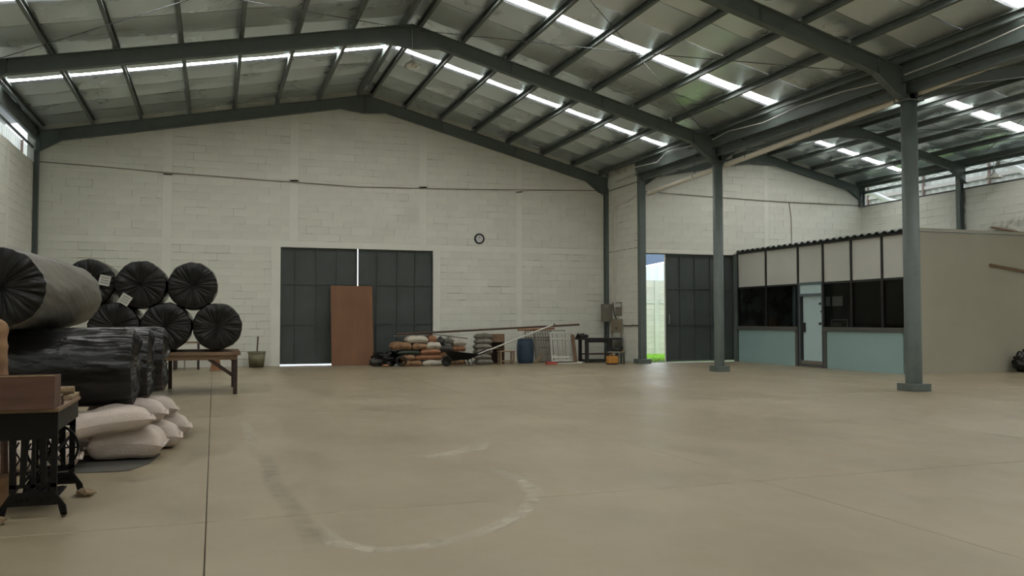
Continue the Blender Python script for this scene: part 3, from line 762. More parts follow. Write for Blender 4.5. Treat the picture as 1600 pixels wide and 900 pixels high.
# corrugated roof with its rippled edge above the windows
mb = MB(); n = 108; vs = []; fs = []
for i in range(n+1):
    y = OY0-.02+(OY1-OY0+.04)*i/n; k = i % 4
    z = 3.915+(.055 if k in (1, 2) else 0)
    for x in (OX-.09, XW-.05): vs.append((x, y, z)); vs.append((x, y, z+.012))
for i in range(n):
    a = i*4; fs += [(a, a+2, a+6, a+4), (a+1, a+5, a+7, a+3), (a, a+4, a+5, a+1)]
ob('corrugated_roof', MB().add(vs, fs), 'steel', recalc=True)
# small things seen through the panes
ct = thing('carton', 'small brown carton on the sill inside the left office window', 'box', (OX+.14, 24.45, 1.28))
build('carton_body', B(-.07, .09, -.22, .22, 0, .26), 'tan', ct); build('carton_lid', B(-.075, .095, -.225, .225, .235, .27), 'wood_pale', ct)
ob('inner_sill', B(OX+.06, OX+.5, OY0+.13, 21.70, 1.20, 1.26), 'grey_frame'); ob('inner_sill', B(OX+.06, OX+.5, 23.02, OY1-.02, 1.20, 1.26), 'grey_frame')
for i, (a, b) in enumerate(((21.68, 22.10), (21.12, 21.56))):
    gtn = thing('added_grid', ['pale gridded panel behind the office glass, left of the pair', 'pale gridded panel behind the office glass, right of the pair'][i], 'grid panel', (OX+.14, (a+b)/2-.03, 2.06))  # added panels imitating the pale gridded marks in the panes
    w = (b-a)/2
    fr_ = MB().box(-.01, .01, -w, w, -.15, -.13).box(-.01, .01, -w, w, .13, .15).box(-.01, .01, -w, -w+.02, -.13, .13).box(-.01, .01, w-.02, w, -.13, .13)
    build('grid_frame', fr_, 'white_steel', gtn)
    build('grid_sheet', B(.012, .02, -w, w, -.15, .15), 'pvc', gtn)
    for k in range(1, 6): build('grid_bar', B(-.006, .006, -w+2*w*k/6-.006, -w+2*w*k/6+.006, -.13, .13), 'white_steel', gtn)
    for k in range(1, 4): build('grid_bar', B(-.006, .006, -w, w, -.15+.3*k/4-.006, -.15+.3*k/4+.006), 'white_steel', gtn)
lp = thing('desk_rack', 'small white wire rack low behind the office glass beside the door', 'rack', (OX+.2, 21.3, 1.262))
for dy in (-.34, .34): build('upright', B(-.01, .01, dy-.01, dy+.01, 0, .24), 'white_steel', lp)
build('top_bar', B(-.01, .01, -.34, .34, .22, .24), 'white_steel', lp); build('tray', B(-.08, .08, .0, .33, .02, .14), 'box_grey', lp)
# pole on side wall, planks on office roof, bag
pl = tag(build('wooden_pole', MB().bar((0,0,0), (2.2,.0,-.27), .05, .075), 'wood_table', loc=(20.78, OY0-.04, 3.04)), 'rough wooden pole fixed slanting across the plain office side wall', 'pole')
for i, (a, b, lab) in enumerate((((22.6, 19.2, 4.05), (23.2, 21.2, 4.06), 'weathered plank lying flat on the office roof, lowest of the pile'),
                     ((22.75, 19.3, 4.12), (23.2, 20.6, 4.16), 'weathered plank on the office roof, tilted on top of the pile'),
                     ((23.0, 19.0, 4.05), (23.35, 20.5, 4.42), 'weathered plank on the office roof, propped against the right wall'))):
    tag(build('plank', MB().bar((0,0,0), Vector(b)-Vector(a), .16, .05), 'wood_table', loc=a), lab, 'plank', 'planks on the office roof')
def lumpy(name, c, rx, ry, rz, m, seed, amp=.16, f=3.0, n=(20, 28), flat=True):
    mb = MB(); vs = []; fs = []; a, b = n
    for i in range(a+1):
        th = pi*i/a
        for k in range(b):
            ph = 2*pi*k/b; d = Vector((math.sin(th)*math.cos(ph), math.sin(th)*math.sin(ph), math.cos(th)))
            s = 1+amp*noise.noise(d*f+Vector((seed,0,0)))+amp*.5*noise.noise(d*f*2.7+Vector((seed,5,0)))
            p = Vector((d.x*rx*s, d.y*ry*s, d.z*rz*s))
            if flat: p.z = max(p.z, -rz*.86)
            vs.append(p)
    for i in range(a):
        for k in range(b): fs.append((i*b+k, (i+1)*b+k, (i+1)*b+(k+1)%b, i*b+(k+1)%b))
    return mb.add(vs, fs, True)
bg = thing('rubbish_bag', 'black plastic bag on the floor against the office side wall at the right edge', 'bag', (21.62, 18.05, .28))
build('bag_body', lumpy('b', 0, .30, .26, .30, 'x', 3, .3, 3), 'black_film', bg)
build('bag_knot', MB().tube([(0,0,.25), (.02,0,.31), (-.02,.01,.36)], [.05,.025,.045], 8), 'black_film', bg)

# ------------------------------------------------------------------ wrapped rolls
def roll_meshes(L, R, seed, nseg=144, sheet=1.0, ea=1.0):
    body = MB(); vs = []; fs = []; nl = max(10, int(L/.06))
    for i in range(nl+1):
        y = L*i/nl; e = min(i, nl-i)/nl
        for k in range(nseg):
            a = 2*pi*k/nseg
            w = .020*noise.noise(Vector((math.cos(a)*2.2, math.sin(a)*2.2, y*1.1+seed)))
            tw = a*1.0+y*.55                                     # helical wrinkles of the film
            q1 = abs(noise.noise(Vector((math.cos(tw)*4, math.sin(tw)*4, y*.9+seed*3))))
            q2 = abs(noise.noise(Vector((math.cos(a-y*.8)*7, math.sin(a-y*.8)*7, y*1.3+seed*5))))
            w += sheet*(.008*max(0, 1-q1*6) + .0025*max(0, 1-q2*5))
            w += .012*ea*noise.noise(Vector((math.cos(a)*8, math.sin(a)*8, seed)))*math.exp(-min(y, L-y)*(6 if ea == 1 else 3.5))
            r = R+w-.02*math.exp(-min(y, L-y)*22)
            vs.append((r*math.cos(a), y, r*math.sin(a)))
    for i in range(nl):
        for k in range(nseg): fs.append((i*nseg+k, (i+1)*nseg+k, (i+1)*nseg+(k+1)%nseg, i*nseg+(k+1)%nseg))
    body.add(vs, fs, True)
    ends = []
    for s, y0, i0 in ((-1, 0, 0), (1, L, nl)):
        mb = MB(); vs2 = []; fs2 = []; nr = 14
        base = vs[i0*nseg:(i0+1)*nseg]
        for j in range(nr+1):
            t = j/nr
            for k in range(nseg):
                a = 2*pi*k/nseg
                bx, _, bz = base[k]; q = 1-t
                twist = .12*t
                ca, sa = math.cos(twist), math.sin(twist)
                x, z = bx*q, bz*q; x, z = x*ca-z*sa, x*sa+z*ca
                ridge = (noise.noise(Vector((math.cos(a)*6.5, math.sin(a)*6.5, seed*2+s+t*.6)))*.030 + noise.noise(Vector((math.cos(a)*14, math.sin(a)*14, seed+t*1.5)))*.032)*ea
                bulge = .035*math.sin(min(1, t*3)*pi/2)-.03*t
                env = min(1, t*5)*(1-.6*t)
                y = y0+s*(bulge+ridge*env)
                vs2.append((x, y, z))
        for j in range(nr):
            for k in range(nseg): fs2.append((j*nseg+k, (j+1)*nseg+k, (j+1)*nseg+(k+1)%nseg, j*nseg+(k+1)%nseg))
        mb.add(vs2, fs2, True); ends.append(mb)
    return body, ends
def make_roll(loc, ang, L, R, label, seed, m='black_film', group=None, spin=0, ea=1.0):
    """loc = centre of the front end, axis points to +Y rotated by ang about Z"""
    t = thing('wrapped_roll', label, 'roll', loc, ang, group)
    body, ends = roll_meshes(L, R, seed, ea=ea)
    for o_, nm, mm in ((body, 'film_wrap', m), (ends[0], 'gathered_end', 'black_end'), (ends[1], 'gathered_end', 'black_end')):
        x = build(nm, o_, mm, t, recalc=True)
        x.rotation_euler = (0, spin, 0)
    return t
TR = 'wrapped rolls stacked on the table'
ry = 18.35; RR = .49
for i, (x, z, lab) in enumerate(((-2.33, 2.235, 'black film-wrapped roll on the table, left end of the upper row, with a paper tag'),
                         (-1.375, 2.21, 'black film-wrapped roll on the table, middle of the upper row, with a tilted paper tag'),
                         (-.416, 2.20, 'black film-wrapped roll on the table, right end of the upper row'),
                         (-1.86, 1.375, 'black film-wrapped roll on the table, left end of the lower row'),
                         (-.905, 1.375, 'black film-wrapped roll on the table, middle of the lower row'),
                         (.065, 1.375, 'black film-wrapped roll on the table, right end of the lower row'))):
    yy = ry+(.15 if i == 0 else 0)
    t = make_roll((x, yy, z), 0, 1.9, RR-.012, lab, 1.7*i+.3, group=TR, spin=i*.9)
    if i in (0, 1):
        p = (.30, -.11, .05) if i == 0 else (-.27, -.11, -.30)
        tg = build('paper_tag', MB().box(-.1, .1, -.003, .003, -.1, .1), 'paper', t, loc=p); tg.rotation_euler = (0, math.radians(12 if i == 0 else 32), 0)
        for q in (.05, 0, -.05):
            pr = build('print_line', MB().box(-.07, .07, -.0045, -.0035, q-.008, q+.008), 'ink', tg)
if True:
    # near pile: three rolls lying crosswise on the sacks, one on top along the hall
    for i, (x, y, z, lab) in enumerate(((-.84, 10.45, .985, 'large black film-wrapped roll lying crosswise on white sacks, nearest, under the top roll'),
                           (-.74, 11.33, .985, 'large black film-wrapped roll lying crosswise behind the nearest one, end just showing'),
                           (-.62, 12.21, .985, 'large black film-wrapped roll lying crosswise on the sacks, farthest, crumpled end beside the table'))):
        make_roll((x, y, z), pi/2, 3.3, .425, lab, 11+i*2.3, group='large rolls lying on the sacks', spin=i*1.3, ea=2.0)
    make_roll((-2.02, 9.75, 1.83), math.radians(-3.0), 3.1, .415, 'grey-black film-wrapped roll on top of the pile, pointing down the hall', 23.4, m='grey_film', group=None, spin=.4)

# table under the rolls
t = thing('work_table', 'sturdy worn wooden table carrying the stacked black rolls', 'table', (-.9, 19.3, 0))
for i in range(5):
    y0 = -1.05+i*.42
    build('table_plank', B(-1.75, 1.42 - (.0), y0+.004, y0+.416, .79, .86), 'wood_table', t, bevel=.006)
build('apron', B(-1.70, 1.36, -1.0, -.96, .70, .79), 'wood_table', t)
for (x, y) in ((-1.6, -.95), (1.32, -.95), (-1.6, .98), (1.32, .98), (0, .98)):
    build('leg', B(x-.04, x+.04, y-.04, y+.04, 0, .79), 'wood_dark', t, bevel=.004)
build('brace', MB().bar((.78,-.93,.74), (1.30,-.93,.36), .05, .07), 'wood_dark', t)
build('gusset', MB().prism([(1.12,.79),(1.28,.79),(1.28,.64)], 'y', -.96, -.9), 'wood_dark', t)

# ------------------------------------------------------------------ sacks
def pillow(w, d, h, seed, p=3.6, n=26, crease=.03):
    mb = MB(); vs = []; fs = []; N = n
    def pt(u, v, s):
        e = (max(0, 1-abs(u)**p)*max(0, 1-abs(v)**p))**.40
        x = u*w/2*(1-.05*(1-abs(v)**2)*abs(u)); y = v*d/2*(1-.08*(1-abs(u)**2)*abs(v))
        c = noise.noise(Vector((x*3/w, y*3/w, seed)))*crease + noise.noise(Vector((x*9/w, y*9/w, seed+3)))*crease*.45
        z = s*(h/2)*e*(1+.12*noise.noise(Vector((u*1.5, v*1.5, seed+s))))+c*e*s
        z += -.10*h*(u*u)+.05*h
        if s < 0: z = max(z, -h*.42)
        return (x, y, z)
    for s in (1, -1):
        for i in range(N+1):
            for j in range(N+1): vs.append(pt(-1+2*i/N, -1+2*j/N, s))
        o = 0 if s == 1 else (N+1)**2
        for i in range(N):
            for j in range(N):
                a = o+i*(N+1)+j; q = (a, a+N+1, a+N+2, a+1)
                fs.append(q if s == 1 else q[::-1])
    return mb.add(vs, fs, True)
def seam(w, d, side=1):
    mb = MB(); vs = []; fs = []; n = 16
    for j in range(n+1):
        v = -1+2*j/n; x0 = side*(w/2-.01); z = -.02+.01*math.sin(j*1.7)
        vs += [(x0, v*d/2*.93, z), (x0+side*.035, v*d/2*.9, z+.012*math.sin(j*2.3)), (x0, v*d/2*.93, z-.006), (x0+side*.035, v*d/2*.9, z-.006+.012*math.sin(j*2.3))]
    for j in range(n):
        a = j*4; fs += [(a, a+1, a+5, a+4), (a+2, a+6, a+7, a+3), (a+1, a+3, a+7, a+5)]
    return mb.add(vs, fs)
def sack(x0, x1, y, z0, h, d, label, seed, rz=0, tilt=0, m='sack'):
    w = x1-x0
    t = thing('filled_sack', label, 'sack', ((x0+x1)/2, y, z0+h*.45), rz, 'white sacks under the rolls')
    t.rotation_euler = (0, tilt, rz)
    build('sack_body', pillow(w, d, h, seed), m, t, recalc=False)
    build('stitched_seam', seam(w, d, 1), m, t); build('stitched_seam', seam(w, d, -1), m, t)
sack(-1.24, -.50, 10.22, .01, .37, .62, 'white filled sack on the mat, bottom row, nearest and largest in view', 1.0, rz=-.05)
sack(-2.0, -1.27, 9.72, .01, .30, .60, 'white filled sack lowest at the left, half hidden by the treadle stand', 2.0, rz=.10)
sack(-1.50, -.62, 10.04, .30, .27, .62, 'white filled sack on the top row, nearest, overhanging two lower sacks', 3.0, rz=.12, tilt=-.12)
sack(-1.22, -.36, 11.0, .01, .32, .62, 'white filled sack in the bottom row, second back', 4.0, rz=.04)
sack(-1.22, -.28, 11.95, .01, .32, .62, 'white filled sack in the bottom row, farthest back with a loose thread', 5.0, rz=.06)
sack(-1.40, -.52, 10.92, .30, .29, .62, 'white filled sack in the top row, second back', 6.0, rz=.06, tilt=-.03)
sack(-1.36, -.44, 11.85, .30, .27, .62, 'white filled sack in the top row, farthest back', 7.0, rz=.10, tilt=.06)
for i, nm in enumerate(('nearest', 'middle', 'farthest')):
    sack(-2.10, -1.30, 11.0+i*.75, .01, .30, .62, 'white filled sack deep under the rolls, %s of the hidden inner row' % nm, 8.0+i)
    sack(-3.9, -3.0, 10.4+i*.85, .01, .50, .66, 'white filled sack propping the left ends of the rolls, %s of three' % nm, 12.0+i)
mp = MB().prism([(-1.75,9.45),(-.95,9.33),(-.78,9.36),(-.62,9.75),(-.55,10.4),(-1.7,10.6)], 'z', .001, .008)
tag(build('floor_mat', mp, 'mat'), 'thin dark sheet on the floor under the nearest sacks', 'mat')

# ------------------------------------------------------------------ treadle stand and things on it
ts = thing('treadle_stand', 'black cast-iron sewing machine treadle stand with wooden top', 'sewing table', (-1.28, 7.35, 0))
build('tabletop', B(-.85, .175, -.06, 1.06, .805, .835), 'wood_table', ts, bevel=.004)
build('apron', B(-.84, .165, -.03, .0, .60, .805), 'iron', ts); build('apron', B(.135, .165, 0, 1.0, .66, .805), 'iron', ts)
def side_frame(y, mirror=1):
    mb = MB()
    y0, y1 = y-.012, y+.012
    mb.prism([(-.235,.02),(-.19,.02),(-.17,.10),(.17,.10),(.19,.02),(.235,.02),(.225,.09),(.15,.20),(-.15,.20),(-.225,.09)], 'y', y0, y1)
    mb.prism([(-.16,.20),(-.115,.20),(-.12,.80),(-.16,.80)], 'y', y0, y1)
    mb.prism([(.115,.20),(.16,.20),(.165,.80),(.12,.80)], 'y', y0, y1)
    mb.prism([(-.09,.26),(-.055,.26),(-.03,.62),(-.085,.62)], 'y', y0, y1)
    mb.prism([(.055,.26),(.09,.26),(.085,.62),(.03,.62)], 'y', y0, y1)
    mb.prism([(-.018,.20),(.018,.20),(.012,.62),(-.012,.62)], 'y', y0, y1)
    mb.box(-.16, .16, y0, y1, .235, .262).box(-.16, .16, y0, y1, .60, .63).box(-.16, .16, y0, y1, .77, .80)
    for s in (-1, 1):
        mb.tube([(s*.10, y, .33), (s*.135, y, .38), (s*.09, y, .45), (s*.13, y, .52), (s*.10, y, .58)], .007, 6)
        mb.tube([(s*.02, y, .3), (s*.055, y, .36), (s*.02, y, .42), (s*.05, y, .5), (s*.02, y, .57)], .007, 6)
        for q in range(3): mb.lathe([(.012,-.016),(.018,0),(.012,.016)], (s*(.04+.035*q), y, .145), 10, 'y')
    mb.lathe([(.02,-.02),(.035,-.02),(.035,.02),(.02,.02),(.02,-.02)], (0, y, .68), 18, 'y')
    return mb
for y in (0, .88):
    f = build('side_frame', side_frame(y), 'iron', ts)
    for s in (-1, 1): build('caster', MB().lathe([(0,-.012),(.018,-.012),(.02,0),(.018,.012),(0,.012)], (s*.212, y, .02), 14, 'y'), 'rust', f)
build('cross_brace', MB().bar((-.12,0,.22), (.12,.88,.5), .02, .015).bar((.12,0,.22), (-.12,.88,.5), .02, .015).tube([(0,0,.12), (0,.88,.12)], .009, 8), 'iron', ts)
tr = MB().box(-.14, .14, .28, .62, .115, .13)
for k in range(5): tr.box(-.12+.055*k, -.10+.055*k, .30, .60, .13, .138)
build('treadle', tr, 'iron', ts)
fw_ = MB().lathe([(.185,-.01),(.205,-.01),(.205,.01),(.185,.01),(.185,-.01)], (0, 0, 0), 40, 'y')
for k in range(6):
    a = k*pi/3; fw_.bar((.02*math.cos(a),0,.02*math.sin(a)), (.19*math.cos(a),0,.19*math.sin(a)), .012, .014, (0,1,0))
fw_.lathe([(0,-.03),(.025,-.03),(.025,.03),(0,.03)], (0,0,0), 14, 'y')
build('flywheel', fw_, 'iron', ts, loc=(.0, .80, .42))
# drawer box on top
bx = thing('drawer_box', 'reddish brown wooden drawer box standing on the treadle stand', 'box', (-1.40, 7.30, .836))
build('front_board', B(-.40, .27, -.06, -.042, 0, .245), 'wood_red', bx, bevel=.002)
build('rear_board', B(-.40, .27, .20, .218, 0, .245), 'wood_red', bx)
for x in (-.40, .252): build('side_board', B(x, x+.018, -.042, .20, 0, .245), 'wood_red', bx)
build('top_edge', B(-.40, .27, -.064, -.040, .245, .253), 'wood_pale', bx)
build('bottom_board', B(-.38, .25, -.042, .20, .0, .012), 'wood_dark', bx)
build('top_batten', B(-.40, -.10, -.066, -.060, .15, .165), 'wood_pale', bx)
# tan padded bundle behind the box, at the frame's left edge
pb = thing('padded_bundle', 'tan quilted padded bundle standing behind the drawer box at the left edge', 'bundle', (-1.69, 7.62, .836))
mb = MB(); vs = []; fs = []; n = 32; prof = []
H = .70
for i in range(40):
    t_ = i/39; z = H*t_
    r = .17*(1-max(0, (t_-.86)/.14)**3*.75)*(1-.05*abs(math.sin(t_*pi*6)))
    if i == 39: r = 0.001
    for k in range(n):
        a = 2*pi*k/n; w = 1+.05*noise.noise(Vector((math.cos(a)*2, math.sin(a)*2, z*9)))
        e = 2.6; ca, sa = math.cos(a), math.sin(a); q = (abs(ca)**e+abs(sa)**e)**(-1/e)
        vs.append((r*w*q*ca*1.0, r*w*q*sa*.8, z))
for i in range(39):
    for k in range(n): fs.append((i*n+k, i*n+(k+1)%n, (i+1)*n+(k+1)%n, (i+1)*n+k))
build('padding', MB().add(vs, fs, True), 'tan', pb)
build('piping', MB().tube([(.165*math.cos(2*pi*k/24), .135*math.sin(2*pi*k/24), .06+.008*math.sin(k)) for k in range(25)], .012, 6), 'wood_pale', pb)
# pale timber off-cuts at the far end of the stand
wp = thing('timber_block', 'pale dusty timber board jutting from the far end of the treadle stand', 'board', (-1.22, 8.18, .836))
build('board', B(-.12, .10, -.18, .26, 0, .035), 'wood_pale', wp, bevel=.004)
build('hanging_flap', MB().prism([(.07,.0),(.105,.0),(.06,-.16),(.045,-.12)], 'y', .0, .22), 'wood_pale', wp)
tg = tag(build('round_batten', MB().tube([(0,0,0), (.27,0,.0)], .032, 12), 'wood_pale', loc=(-1.40, 8.22, .904)), 'pale rounded batten lying across the board behind the drawer box', 'batten')
pg = thing('metal_bracket', 'small rusty hook bracket fixed at the corner of the treadle stand top', 'bracket', (-1.13, 7.6, .836))
build('hook', MB().tube([(0,0,0), (.005,0,.03), (-.005,.01,.06), (.02,.02,.08)], .01, 8), 'rust', pg)
build('wing_nut', MB().tube([(.02,.02,.07), (.06,.02,.09)], .008, 6), 'rust', pg)
# items left of / behind the stand
fp = thing('wooden_stool', 'brown wooden stool half hidden behind the treadle stand at the left edge', 'stool', (-1.80, 8.35, 0))
for (x, y) in ((-.15,-.15),(.15,-.15),(-.15,.15),(.15,.15)): build('leg', MB().bar((x*1.1,y*1.1,0), (x,y,.50), .04, .04), 'wood_red', fp)
build('seat', B(-.2, .2, -.2, .2, .50, .54), 'wood_red', fp, bevel=.006)
cb = tag(build('cardboard_scrap', B(-.05, .1, -.12, .12, 0, .24), 'tan', loc=(-1.66, 7.95, 0)), 'torn tan cardboard box on the floor behind the treadle stand', 'box')
rg = tag(build('crumpled_rag', lumpy('r', 0, .07, .06, .035, 'x', 8, .5, 3), 'wood_pale', loc=(-1.02, 8.15, .03)), 'small crumpled rag on the floor by the far foot of the treadle stand', 'rag')
rg = tag(build('crumpled_rag', lumpy('r', 0, .05, .05, .035, 'x', 18, .5, 3), 'wood_pale', loc=(-1.49, 7.22, .03)), 'small crumpled rag under the near left foot of the treadle stand', 'rag')

# ------------------------------------------------------------------ things along the back wall, left part
bk = thing('wooden_bench', 'low dark wooden bench standing by the far wall behind the work table', 'bench', (-.78, 28.0, 0))
build('bench_top', B(-.62, .50, -.25, .25, .80, .85), 'wood_table', bk); build('apron', B(-.36, .36, -.22, -.2, .40, .60), 'wood_dark', bk)
build('side_case', B(-.36, -.26, -.2, .2, .02, .8), 'wood_dark', bk); build('shelf', B(-.26, .36, -.2, .2, .40, .43), 'wood_dark', bk)
for x in (-.34, .34): build('leg', B(x-.035, x+.035, -.22, -.15, 0, .80), 'wood_dark', bk)
build('leg', B(-.07, -.03, -.22, -.18, 0, .4), 'box_grey', bk)
pk = thing('flared_box', 'pinkish brown flared box on the floor behind the work table', 'box', (.07, 26.9, 0))
build('box_body', MB().prism([(-.17,0),(.15,0),(.10,.40),(-.10,.40)], 'y', -.12, .12), 'tan_orange', pk)
build('box_rim', B(-.19, .17, -.13, .13, .0, .03), 'wood_pale', pk)
pa = thing('paint_pail', 'stained greenish pail holding a dark stick beside the closed gate', 'bucket', (1.30, 28.55, 0))
build('pail_body', MB().lathe([(0,.01),(.22,.01),(.225,0),(.27,.50),(.26,.50),(.215,.03),(0,.03)], n=32), 'pail', pa, recalc=False)
build('rim_band', MB().lathe([(.268,.44),(.283,.45),(.283,.50),(.268,.505)], n=32), 'pail', pa)
sk = tag(build('stirring_stick', MB().tube([(0,0,0), (.05,.04,.94)], .022, 8), 'rust', loc=(1.29, 28.56, .04)), 'dark stick standing in the stained pail', 'stick')

# ------------------------------------------------------------------ bundles by the gate
def bundle(x0, x1, z0, z1, m, label, y=27.6, d=.55, seed=0, p=5.5, rz=0):
    w = x1-x0; h = z1-z0
    t = thing('cloth_bundle', label, 'bundle', ((x0+x1)/2, y, z0+h*.42), rz, 'bundles piled before the gate')
    build('bundle_body', pillow(w+.03, d, h*1.06, seed, p=p, n=18, crease=.035), m, t, recalc=False)
    if m != 'green_dark':
        x = random.uniform(-.15, .15)*w
        build('tie_string', MB().tube([(x+.012*math.sin(k), d*.505*math.cos(k*pi/10)*.96, h*.50*math.sin(k*pi/10)) for k in range(21)], .006, 5), 'cable', t)
BY = 27.55
bundle(5.77, 6.42, .005, .20, 'tan', 'brown bundle at the bottom of the pile, beside the white floor bundle', BY, seed=1)
bundle(6.44, 7.12, .005, .185, 'white_cloth', 'white bundle on the floor, bottom right of the pile', BY-.05, seed=2)
bundle(5.74, 6.18, .20, .375, 'tan', 'short tan bundle second from the floor at the left of the pile', BY, seed=3)
bundle(6.18, 7.10, .20, .37, 'tan_orange', 'long orange-brown bundle second from the floor', BY, seed=4, d=.5)
bundle(5.62, 6.36, .375, .53, 'green_dark', 'dark green tarpaulin bundle in the middle of the pile', BY, seed=5)
bundle(6.37, 7.05, .375, .565, 'tan_orange', 'orange-brown bundle right of the dark green one', BY, seed=6)
bundle(5.43, 6.08, .535, .79, 'tan', 'thick tan bundle at the left of the second row from the top', BY, seed=7)
bundle(6.09, 6.57, .54, .75, 'tan', 'smaller tan bundle in the middle of the second row from the top', BY-.02, seed=8)
bundle(6.57, 7.05, .565, .78, 'white_cloth', 'white bundle at the right of the second row from the top', BY, seed=9)
bundle(5.92, 6.62, .765, .98, 'white_cloth', 'white bundle on top of the pile', BY, seed=10)
bundle(6.66, 6.92, .775, .995, 'tan_orange', 'short square brown bundle on top of the pile', BY, seed=11, d=.4)
bundle(7.40, 8.06, .005, .20, 'tan', 'tan bundle on the floor behind the wheelbarrow wheel', 28.1, seed=12)
bundle(7.15, 7.9, .20, .44, 'tan', 'tan bundle behind the wheelbarrow tray', 28.1, seed=13)
bundle(7.62, 8.05, .44, .63, 'tan_orange', 'reddish brown bundle right above the wheelbarrow', 28.1, seed=14)
bundle(7.64, 8.08, .63, .86, 'white_cloth', 'white bundle behind and above the wheelbarrow', 28.1, seed=15)
bundle(7.1, 7.62, .44, .66, 'grey_bag', 'dark mottled bundle behind the wheelbarrow', 28.1, seed=16)
sck = [('lowest', 0), ('second from the floor', 1), ('third from the floor', 2), ('fourth from the floor', 3), ('fifth from the floor', 4), ('topmost', 5)]
for nm, i in sck:
    h = .17; w = .58
    t = thing('filled_sack', 'dusty grey sack, %s in the tall stack beside the brown crate' % nm, 'sack', (8.62+random.uniform(-.02, .02), 27.75, .01+h*i+h*.45), random.uniform(-.1, .1), 'stack of grey sacks')
    build('sack_body', pillow(w, .5, h*1.15, 40+i, p=4, n=16), 'grey_sack', t, recalc=False)
tb = thing('mottled_bag', 'knotted mottled grey bag on top of the bundles behind the wheelbarrow', 'bag', (7.20, 28.0, .78))
build('bag_body', lumpy('b', 0, .17, .17, .14, 'x', 5, .35, 4), 'grey_bag', tb); build('bag_neck', MB().tube([(.0,0,.1), (.03,0,.17)], [.05,.03], 8), 'grey_bag', tb)
tb = thing('mottled_bag', 'pale grey knotted bag right of the mottled bag behind the wheelbarrow', 'bag', (7.50, 28.0, .79))
build('bag_body', lumpy('b', 0, .14, .14, .12, 'x', 15, .35, 4), 'grey_sack', tb); build('bag_neck', MB().tube([(.0,0,.08), (-.02,0,.15)], [.04,.03], 8), 'grey_sack', tb)
# black plastic heap and coil
hp = thing('plastic_heap', 'heap of crumpled black plastic sheeting at the foot of the gate', 'heap', (5.30, 27.75, .2))
build('sheeting', lumpy('h', 0, .42, .28, .26, 'x', 31, .55, 2.6, (26, 36)), 'black_film', hp)
build('sheeting_fold', lumpy('h', 0, .20, .2, .13, 'x', 37, .5, 3, (16, 20)), 'grey_bag', hp, loc=(-.33, -.05, -.06))
cl = thing('hose_coil', 'black hose coiled upright in front of the plastic heap', 'hose', (5.72, 27.25, .19))
for k, r in enumerate((.165, .145)): build('hose_loop', MB().tube([(r*math.cos(a*pi/12), -.03*k+.012*math.sin(a), .88*r*math.sin(a*pi/12)) for a in range(25)], .02, 8), 'rubber', cl)
rc_ = tag(build('rag', lumpy('r', 0, .12, .08, .04, 'x', 42, .4, 3), 'tan_orange', loc=(5.22, 27.3, .04)), 'pinkish rag on the floor in front of the black plastic heap', 'rag')
# crate and stool
cr_ = thing('wooden_crate', 'tall brown wooden crate standing upright beside the sack stack', 'crate', (9.15, 27.9, 0))
build('side_board', B(-.25, -.225, -.18, .18, 0, 1.02), 'wood_table', cr_); build('side_board', B(.225, .25, -.18, .18, 0, 1.02), 'wood_table', cr_)
for z in (0, .5, .74, 1.0): build('shelf_board', B(-.225, .225, -.18, .18, z, z+.022), 'wood_table', cr_)
build('rear_board', B(-.225, .225, .16, .18, .022, 1.0), 'wood_dark', cr_); build('door_board', B(-.225, .225, -.19, -.172, .762, 1.0), 'wood_table', cr_)
st = thing('wooden_stool', 'small pale wooden stool in front of the brown crate', 'stool', (9.36, 27.45, 0))
build('seat', B(-.27, .27, -.17, .17, .42, .46), 'wood_pale', st, bevel=.004)
for (x, y) in ((-.23,-.13),(.23,-.13),(-.23,.13),(.23,.13)): build('leg', B(x-.025, x+.025, y-.025, y+.025, 0, .42), 'wood_pale', st)
build('stretcher', B(-.2, .2, -.14, -.12, .10, .14), 'wood_pale', st)
# wheelbarrow
wbr = thing('wheelbarrow', 'black wheelbarrow parked in front of the bundles', 'wheelbarrow', (7.55, 26.9, 0))
vs = [(-.42,-.28,.50),(.60,-.32,.38),(.60,.32,.38),(-.42,.28,.50),(-.25,-.16,.24),(.25,-.20,.22),(.25,.20,.22),(-.25,.16,.24)]
vo = [(x*1.02, y*1.03, z-.015 if i > 3 else z) for i, (x, y, z) in enumerate(vs)]
fs = [(0,4,5,1),(1,5,6,2),(2,6,7,3),(3,7,4,0),(4,7,6,5)]
mb = MB().add(vs+vo, fs+[tuple(i+8 for i in f[::-1]) for f in fs]+[(0,1,9,8),(1,2,10,9),(2,3,11,10),(3,0,8,11)])
mb.tube([vs[0], vs[1], vs[2], vs[3], vs[0]], .014, 6)
build('tray', mb, 'iron', wbr, recalc=False)
build('wheel', MB().lathe([(.05,-.025),(.12,-.03),(.15,-.045),(.17,0),(.15,.045),(.12,.03),(.05,.025),(.05,-.025)], (-.42,0,.17), 28, 'y'), 'rubber', wbr)
for s in (-1, 1):
    build('handle', MB().tube([(-.42,s*.06,.17), (-.1,s*.16,.2), (.5,s*.26,.34), (1.0,s*.28,.52)], .016, 8), 'iron', wbr)
    build('leg', MB().tube([(.35,s*.22,.28), (.42,s*.22,.02), (.30,s*.22,.02), (.2,s*.2,.22)], .012, 6), 'iron', wbr)
